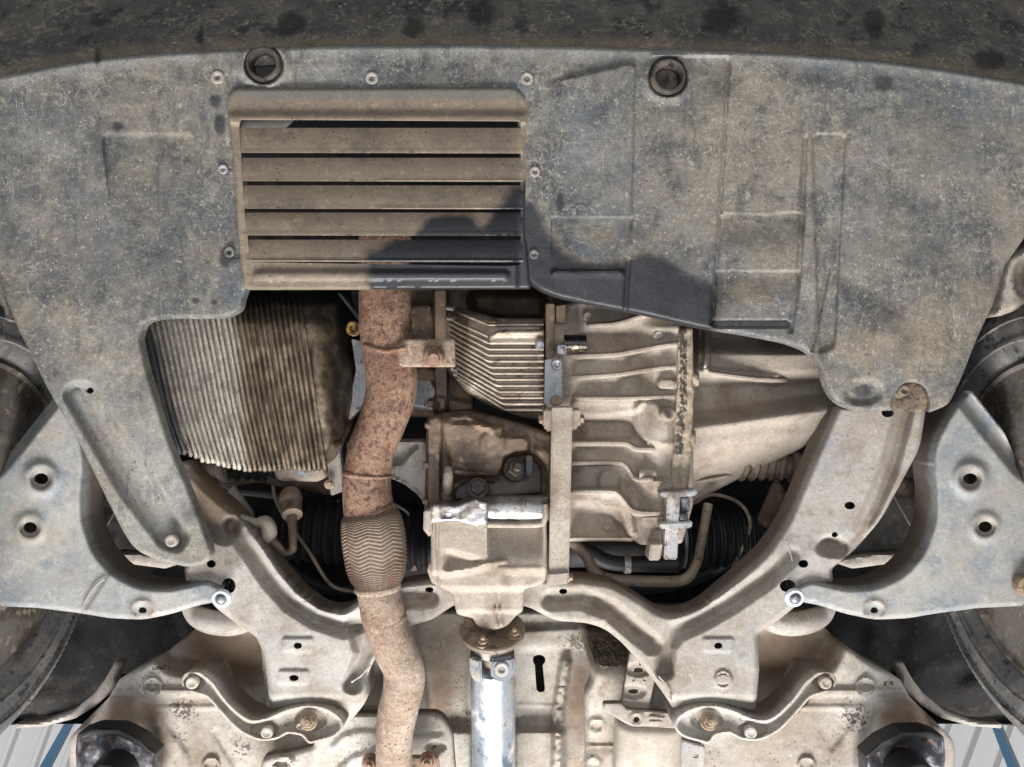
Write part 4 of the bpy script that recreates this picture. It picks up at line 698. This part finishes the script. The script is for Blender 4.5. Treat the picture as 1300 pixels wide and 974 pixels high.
# rear support brackets
bo = [(229, 862, 6), (236, 854, 6), (256, 854, 6), (270, 864, 8), (285, 886, 10), (304, 905, 10), (318, 914, 8), (334, 913, 8), (362, 900, 10), (392, 893, 12), (418, 899, 12), (434, 911, 10), (437, 924, 8), (426, 936, 8), (392, 945, 4), (383, 934, 4), (366, 931, 4), (350, 940, 8), (328, 941, 8), (304, 930, 10), (284, 910, 10), (262, 884, 10), (246, 881, 8), (232, 874, 6)]
for right in (0, 1):
    side = ('left', 'right')[right]; f = (lambda x: 1292-x) if right else (lambda x: x)
    t = thing('support_bracket', f'curved pale stamped support bracket bolted at the {side} rear of the cradle', 'bracket', (f(350), 915, 1.16), 'rear support brackets')
    def bf(x, y, D): 
        X = f(x); return -.011*sm((D-2.5)/4)+.002*noise(x, y, 30, 3)-disc(X, y, 395, 913, 17, 12, .007, .3)-disc(X, y, 336, 925, 14, 8, .006, .4)-disc(X, y, 243, 865, 14, 9, .008, .4)
    relief('plate', sides(bo, right), 1.145, M['floor'], t, hf=bf, step=1.5, skirt=.055, er=2, eh=.002, r=6, attrs={'pits': lambda x, y: 0*x, 'tan': lambda x, y: .25*sm((4-np.abs(y-9000))/3)})
    bolt(t, f(392), 916, 1.15, 11, M['boltdull'], 'nut', (0, .35, -1)); bolt(t, f(340), 929, 1.152, 8, M['floor'], 'stud'); bolt(t, f(245), 866, 1.152, 8, M['floor'], 'stud')
    if not right: bolt(t, 381, 923, 1.15, 5, M['floor'], 'rivet', name='rivet')
# control arms
ca = [(72, 500, 5), (90, 520, 10), (104, 560, 14), (108, 590, 14), (104, 622, 14), (104, 660, 14), (118, 700, 14), (142, 728, 14), (176, 745, 14), (215, 748, 12), (262, 737, 6), (288, 748, 6), (276, 764, 8), (250, 769, 10), (220, 779, 12), (182, 787, 12), (140, 785, 6), (104, 779, 2), (50, 772, 6), (-80, 766, 2), (-80, 650, 2), (-2, 592, 6), (30, 553, 8)]
car = [(1292-a_[0],)+tuple(a_[1:]) for a_ in ca][::-1]
car = [(x+(12 if (y < 580 and x > 1200) else 0), y-(6 if (y < 580 and x > 1200) else 0), r) if True else None for (x, y, r) in car]
for right in (0, 1):
    side = ('left', 'right')[right]
    hs = [(52, 608), (38, 670), (181, 775)] if not right else [(1232, 608), (1251, 669), (1110, 775)]
    t = thing('control_arm', f'broad scuffed grey control arm with drain holes on the {side}', 'control arm', (hs[1][0], 660, 1.14), 'front control arms')
    def af(x, y, D):
        h = .003*noise(x, y, 50, 2+right)
        for i, (cx, cy) in enumerate(hs): h += ring(x, y, cx, cy, (17, 15, 11)[i], (7, 6, 5)[i], (.007, .004, .003)[i])-disc(x, y, cx, cy, 11, 9, .004, .3)
        X = 1292-x if right else x
        if not right: h += .003*sm((segdist(x, y, [(133, 733), (106, 760), (104, 779)])[0] < 400)*((x-(133-(y-733)*.65))/6))*sm((y-700)/10)
        h -= .012*sm((8-D)/8)*0
        h -= .02*sm((14-segdist(X, y, [(72, 500), (30, 553), (-2, 592), (-60, 640)])[0])/12)
        return h
    def at_(x, y):
        a = np.zeros_like(x)
        for i, (cx, cy) in enumerate(hs): a = np.maximum(a, .7*np.exp(-((np.hypot(x-cx, y-cy)-13)/7)**2))
        return a
    holes = [np.array(ell(cx, cy, (9.5, 9, 5.5)[i], (7, 7, 4)[i])) for i, (cx, cy) in enumerate(hs)]
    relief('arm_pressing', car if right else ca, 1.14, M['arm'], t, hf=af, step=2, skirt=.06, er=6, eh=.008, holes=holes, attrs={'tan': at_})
    if not right: tube('weld_seam', [(133, 735, 1.135, 1.0), (120, 745, 1.135, 1.1), (108, 764, 1.135, 1.1), (104, 778, 1.135, 1.1)], M['sub'], t, n=5, seg=8)
    else: bolt(t, 1300, 742, 1.13, 13, M['boltdull'], 'stud')
# pale body brackets at the sides
for i, (o, lab) in enumerate((([(1278, 326), (1330, 300), (1330, 396), (1296, 392), (1262, 404), (1268, 378)], 'pale body bracket at the right edge beside the splash shield'), ([(-30, 330), (4, 352), (18, 409), (-30, 411)], 'pale body bracket at the left edge beside the splash shield'))):
    b = relief('body_bracket', o, 1.13, M['floor'], None, step=3, skirt=.05, er=8, eh=.012, hf=lambda x, y, D: -disc(x, y, 1303, 352, 14, 22, .02, .3)+.004*noise(x, y, 14, 3), r=8, attrs={'pits': lambda x, y: 0*x, 'tan': lambda x, y: .8*np.exp(-((x-1303)/10)**2-((y-352)/18)**2)})
    tag(b, lab, 'bracket')
# ================================================================== exhaust
t = thing('exhaust_pipe', 'rusty exhaust downpipe with braided flexible section and bolted clamp', 'exhaust pipe', (480, 600, 1.13))
tube('downpipe', [(489, 300, 1.14, 33), (489, 366, 1.135, 33), (490, 420, 1.13, 33), (496, 465, 1.13, 33), (496, 500, 1.13, 32), (484, 540, 1.13, 30), (472, 570, 1.13, 29.5), (466, 600, 1.13, 29.5)], M['rust'], t, n=10, seg=40, disp=lambda a, s: .0004*math.sin(7*a+9*s))
tube('weld_bead', [(466, 599, 1.13, 30), (465.7, 602, 1.13, 31.5), (465.5, 605, 1.13, 30)], M['rust'], t, n=3, seg=40)
tube('end_sleeve', [(465.5, 604, 1.13, 30), (466, 625, 1.13, 31), (468, 645, 1.13, 32), (470, 652, 1.13, 33.5), (470.5, 657, 1.13, 32)], M['rust'], t, n=6, seg=40)
def braid(a, s):
    u = a*16/(2*math.pi)            # chevron columns round the barrel
    v = abs((u % 2)-1)*1.1; ph = (s*30+v) % 1.0
    return .0016*(min(1, ph/.75) if ph < .75 else (1-ph)/.25)-.0006
rad = [(.0, 33), (.08, 37), (.25, 39.5), (.5, 39.5), (.75, 37.5), (.9, 33.5), (1, 28)]
fx = [(470+9*s+1.5*math.sin(3*s), 650+93*s, 1.13, r) for s, r in rad]
tube('braided_flex', fx, M['braid'], t, n=45, seg=192, disp=braid)
tube('lower_collar', [(479, 741, 1.13, 27), (479.3, 744, 1.13, 29.5), (479.8, 748, 1.13, 29.5), (480, 751, 1.13, 27.5)], M['rust_pale'], t, n=4, seg=40)
tube('rear_pipe', [(479, 744, 1.13, 27), (484, 770, 1.13, 27.5), (490, 795, 1.135, 27), (502, 825, 1.14, 26.5), (512, 848, 1.145, 26), (512, 872, 1.15, 26), (505, 905, 1.16, 25), (501, 940, 1.17, 23.5), (501, 1010, 1.19, 22.5)], M['rust_pale'], t, n=10, seg=40, disp=lambda a, s: .0005*math.sin(5*a+11*s)+.0004*math.sin(31*s+2*a))
tube('weld_bead', [(489, 788, 1.135, 27.4), (490, 791, 1.135, 28), (491, 794, 1.135, 27.4)], M['rust_pale'], t, n=3, seg=36)
c = thing('pipe_clamp', 'rusty flat clamp bracket bolted across the exhaust pipe', 'clamp', (520, 448, 1.09))
relief('clamp_plate', [(461, 440, 4), (470, 434, 3), (505, 436, 4), (512, 430, 3), (577, 431, 2), (578, 466, 2), (470, 466, 6), (461, 456, 4)], 1.098, M['rust_pale'], c, step=2.5, skirt=.012, er=2.5, eh=.002, hf=lambda x, y, D: -.02*sm((482-x)/26)+.001*noise(x, y, 12, 1))
tube('clamp_band', [(459, 432, 1.13, 3), (468, 440, 1.1, 3), (490, 446, 1.092, 3), (515, 442, 1.096, 3)], M['rust'], c, n=5, seg=10)
lathe('bolt', P(551, 452, 1.098), (0, -.1, -1), [(-.005, .015), (.006, .015), (.008, .0125)], M['boltrust'], c, seg=24); bolt(c, 551, 453, 1.09, 13, M['boltrust'], 'stud', (0, -.1, -1)); bolt(c, 551, 455, 1.08, 11, M['boltrust'], 'hex', (0, -.1, -1))
# ================================================================== bumper, splash shield, louvre plate
bl_ = [(-60, 110), (0, 97), (60, 85), (120, 75), (200, 68), (300, 62), (420, 58), (600, 57), (700, 58), (800, 61), (900, 64), (1000, 68), (1100, 75), (1180, 85), (1240, 95), (1300, 105), (1360, 118)]
bxs = np.array([p[0] for p in bl_]); bys = np.array([p[1] for p in bl_])
def bump_d(x, y): v = np.clip(np.interp(x, bxs, bys)+8-y, -60, 400); return 1.060+.0008*np.clip(v-6, 0, 400)+.0*v
def spots(x, y):
    a = np.zeros_like(x)
    for (cx, cy, rx, ry) in ((525, 36, 17, 17), (611, 16, 21, 21), (124, 72, 6, 14), (148, 161, 12, 8), (1123, 107, 18, 13), (711, 258, 6, 15), (255, 45, 6, 16), (1255, 76, 26, 16), (1096, 497, 16, 10), (248, 382, 6, 5), (272, 384, 5, 5), (280, 160, 9, 18), (273, 128, 10, 12), (287, 325, 12, 18), (915, 22, 30, 26), (370, 30, 22, 20), (1110, 30, 18, 24)):
        a = np.maximum(a, .72*np.exp(-(((x-cx)/rx)**2+((y-cy)/ry)**2)**1.5))
    return a
bump = relief('bumper', [(-60, 125, 2)]+[(x, y+22, 2) for x, y in bl_[1:-1]]+[(1360, 140, 2), (1360, -120, 2), (-60, -120, 2)], 1.06, M['bumper'], None, df=bump_d, step=6, skirt=.02, er=0, hf=lambda x, y, D: .004*noise(x, y, 60, 4)+.0016*noise(x, y, 9, 2)-ridge(x, y, [(1118, 0), (1112, 60)], 1, .003, 4), attrs={'spot': spots, 'tan': lambda x, y: .75*sm(1-np.abs(np.interp(x, bxs, bys)-4-y)/22)})
tag(bump, 'dark scuffed plastic bumper underside along the top of the view', 'bumper')
t = thing('splash_shield', 'wide scratched grey plastic splash shield with left leg and wet stain', 'engine undertray', (646, 250, 1.06))
so = [(-60, 112, 2)]+[(x, y, 6) for x, y in bl_[1:-1]]+[(1360, 120, 2), (1330, 250, 4), (1298, 306, 10), (1276, 336, 10), (1262, 384, 14), (1240, 430, 14), (1217, 488, 14), (1204, 514, 8), (1180, 524, 4), (1160, 520, 2), (1090, 523, 10), (1064, 514, 14), (1049, 494, 14), (1043, 468, 14), (1028, 447, 14), (1000, 436, 14), (950, 426, 20), (890, 417, 20), (820, 400, 20), (750, 387, 20), (706, 377, 14), (684, 368, 6), (664, 352, 3), (656, 124, 3), (302, 124, 3), (309, 220, 3), (316, 360, 3), (309, 378, 4), (306, 394, 10), (285, 404, 10), (205, 404, 14), (184, 409, 12), (177, 428, 8), (186, 470, 10), (214, 560, 16), (240, 622, 16), (262, 682, 10), (270, 704, 8), (262, 716, 8), (238, 720, 6), (200, 712, 10), (172, 698, 12), (158, 678, 12), (135, 632, 12), (100, 560, 16), (64, 500, 16), (34, 440, 16), (15, 400, 16), (0, 356, 14), (-12, 320, 10), (-60, 310, 2)]
def sh(x, y, D):
    h = .007*noise(x, y, 130, 1)+.0035*noise(x, y, 45, 3)+.0008*noise(x, y, 12, 7)
    fy = lambda y0, L: sm((y0+L-y)/L)
    h -= plat(x, y, [(130, 171, 6), (245, 171, 6), (262, 330), (150, 360)], .0085, 3.2)*fy(175, 120)
    h -= ridge(x, y, [(252, 190), (262, 330)], 1, .0015, 4)
    h += plat(x, y, [(668, 110), (806, 80, 8), (802, 276, 5), (672, 276)], .006, 4)*sm((x-690)/40)
    h -= plat(x, y, [(700, 276, 4), (803, 276, 4), (796, 330), (700, 330)], .0065, 3.2)*fy(278, 60)
    h -= plat(x, y, [(826, 72, 6), (928, 72, 8), (922, 160), (824, 160)], .0065, 3.2)*fy(76, 70)
    h -= ridge(x, y, [(925, 78), (920, 170), (912, 300), (904, 410)], .8, .0042, 3)+ridge(x, y, [(1022, 175), (1018, 275), (1015, 345), (1004, 420)], .8, .005, 4)
    h -= plat(x, y, [(915, 273, 4), (1022, 270, 6), (1018, 330), (912, 330)], .0085, 3.2)*fy(276, 50)
    h -= plat(x, y, [(908, 344, 3), (1016, 344, 5), (1012, 400), (906, 400)], .009, 3.2)*fy(346, 40)
    h -= ridge(x, y, [(908, 411), (998, 411)], 2.5, .010, 4)
    h -= plat(x, y, [(1031, 170, 10), (1074, 170, 10), (1060, 440), (1040, 450)], .0055, 4)
    h += ridge(x, y, [(704, 347), (788, 347)], 2.5, .007, 3)-ridge(x, y, [(798, 330), (794, 392)], 1, .003, 3)-ridge(x, y, [(1052, 340), (1030, 445)], 1, .005, 3)
    h += plat(x, y, [(1058, 360), (1140, 400), (1150, 470), (1070, 500)], .004, 30)-disc(x, y, 1096, 497, 18, 12, .006, .6)
    h -= plat(x, y, [(1135, 498, 10), (1150, 484, 12), (1172, 486, 12), (1180, 506, 10), (1176, 530, 4), (1130, 530, 4)], .014, 4)
    h -= plat(x, y, [(80, 500, 12), (92, 486, 12), (120, 490, 10), (135, 520), (240, 680, 8), (228, 700, 8), (205, 694, 10), (150, 620)], .017, 10)
    h += ridge(x, y, [(96, 500), (150, 600), (196, 676)], 2, .003, 8)
    h += .02*sm((170-y)/120)*0
    for (cx, cy, r) in ((335, 82, 26), (848, 98, 26)): h += ring(x, y, cx, cy, r, 7, .006)-disc(x, y, cx, cy, 21, 21, .02, .25)
    h -= ring(x, y, 296, 250, 0, 1, 0)
    h -= ridge(x, y, [(300, 320), (300, 120), (330, 112)], 4, .003, 8)
    return h
def stain(x, y):
    p = fillet([(640, 250), (684, 262), (696, 300), (722, 328), (758, 338), (790, 334), (818, 320), (842, 328), (862, 346), (896, 354), (912, 380), (908, 430), (640, 420)], 22)
    return .5-sdf(x, y, p)/40
def pale(x, y):
    e = np.interp(x, bxs, bys); a = .75*sm(1-(y-e)/38)*sm((y-e)/4+.5)
    for (cx, cy, rx, ry, v) in ((190, 620, 75, 110, 1.1), (110, 540, 70, 80, .9), (140, 430, 90, 30, .5), (1130, 120, 120, 30, .5), (400, 95, 160, 20, .6), (60, 180, 80, 60, .4), (750, 200, 60, 90, .4), (1200, 320, 60, 60, .3)): a = np.maximum(a, v*np.exp(-((x-cx)/rx)**2-((y-cy)/ry)**2))
    return a
def shtan(x, y):
    a = np.zeros_like(x)
    for (cx, cy, rx, ry, v) in ((1180, 420, 90, 70, .62), (60, 260, 60, 120, .45), (1100, 440, 80, 60, .6), (240, 340, 70, 60, .45), (170, 640, 60, 60, .4), (960, 380, 50, 40, .55), (20, 380, 30, 60, .5), (1240, 380, 40, 50, .6), (700, 310, 30, 20, .5), (130, 570, 50, 110, .5), (830, 300, 70, 18, .45), (760, 300, 40, 25, .5), (200, 250, 60, 50, .35)):
        a = np.maximum(a, v*np.exp(-((x-cx)/rx)**2-((y-cy)/ry)**2))
    return a
relief('shield_moulding', so, 1.05, M['shield'], t, hf=sh, step=2.0, skirt=.014, er=5, eh=.006, attrs={'stain': stain, 'tan': shtan, 'spot': spots, 'pale': pale}, holes=[np.array(ell(114, 496, 5.5, 4)), np.array(ell(335, 82, 14, 14)), np.array(ell(848, 98, 13, 13))])
M['mud'] = material('caked_mud', S(112, 98, 84), [('noise', S(140, 122, 100), 60, .48, .62), ('noise', S(60, 54, 50), 120, .53, .64)], .9, 0, .8)
relief('mud_pocket', [(1134, 500), (1150, 485), (1170, 487), (1181, 505), (1178, 523), (1132, 521)], 1.058, M['mud'], t, step=2.5, skirt=.004, er=6, eh=.002, hf=lambda x, y, D: .004*noise(x, y, 8, 1))
bolt(t, 1148, 496, 1.054, 7, M['brownsteel'], 'rivet', name='screw'); bolt(t, 219, 686, 1.056, 8, M['sub'], 'stud', name='screw')
for (cx, cy) in ((335, 82), (848, 98)):
    lathe('mounting_cup', P(cx, cy, 1.05), (0, 0, -1), [(-.05, .006), (-.05, .0135), (-.02, .0148), (.002, .0165), (.007, .0185), (.007, .021), (.002, .0235), (-.014, .0245)], M['cup'], t, seg=32)
    bolt(t, cx+2, cy+2, 1.09, 6, M['grime'], 'hex')
for (x, y, r) in ((276, 98, 8), (472, 99.5, 8), (669, 100, 8), (283, 215, 6), (679, 218, 6.5), (291, 320, 7), (678, 323, 6)):
    bolt(t, x, y, 1.048, r, M['sub'] if y < 300 else M['shield'], 'rivet', name='rivet')
# louvre plate
t = thing('louvre_plate', 'rectangular dusty brown louvred vent plate set into the splash shield', 'vent plate', (485, 240, 1.045))
lo_ = [(288, 126, 10), (296, 112, 8), (655, 111, 12), (668, 122, 10), (668, 300, 4), (674, 366, 3), (310, 367, 3), (303, 310, 4), (296, 200, 4)]
slotp = np.array([(303, 151), (330, 151), (661, 153), (661, 337), (640, 338), (318, 333), (310, 268)])
def lst(x, y):
    p = fillet([(652, 235), (690, 225), (700, 380), (470, 380), (468, 345), (462, 322), (500, 306), (530, 300), (540, 276), (600, 272), (612, 292), (630, 268), (644, 250)], 12); return .5-sdf(x, y, p)/30
def lgrey(x, y): return .8*sm((136-y)/18)
def lf(x, y, D):
    h = .0006*noise(x, y, 10, 2)+.002*noise(x, y, 70, 4)
    h -= .009*sm((128-y)/14)*0
    h += .006*sm((y-138)/12)*sm((156-y)/2+1)
    h += ridge(x, y, [(328, 350), (640, 350)], 3, .005, 5)
    h -= .004*sm((x-655)/4)
    return h
relief('plate_frame', lo_, 1.043, M['louvre'], t, hf=lf, step=2.5, skirt=.012, er=3, eh=.003, holes=[slotp], r=4, attrs={'stain': lst, 'grey': lgrey})
ys = [(162.5, 193.5), (200.5, 229.5), (235.5, 264.5), (270, 298.5), (304.5, 332)]
for i, (a, b) in enumerate(ys):
    a2 = a
    def slf(x, y, D, a=a, b=b):
        v = np.clip((y-a)/(b-a), 0, 1); return -.0075*(1-v)**1.7+.0015*np.exp(-((y-b+1)/1.5)**2)-.004*sm((318-x)/14)*v-.004*sm((x-650)/10)*v+.0009*noise(x, y, 24, i)
    relief('slat', [(299+i*3.2, a), (664, a), (664, b+1), (299+i*3.2, b)], 1.041, M['louvre'], t, hf=slf, step=2.5, skirt=.0018, er=0, r=0, attrs={'stain': lst, 'grey': lambda x, y: 0*x})
relief('blanked_slot', [(303, 152), (374, 152), (359, 166), (303, 166)], 1.056, M['sub'], t, step=3, skirt=.002, er=0, r=0)
for o in list(SC.objects):
    if '_L' in o: del o['_L']
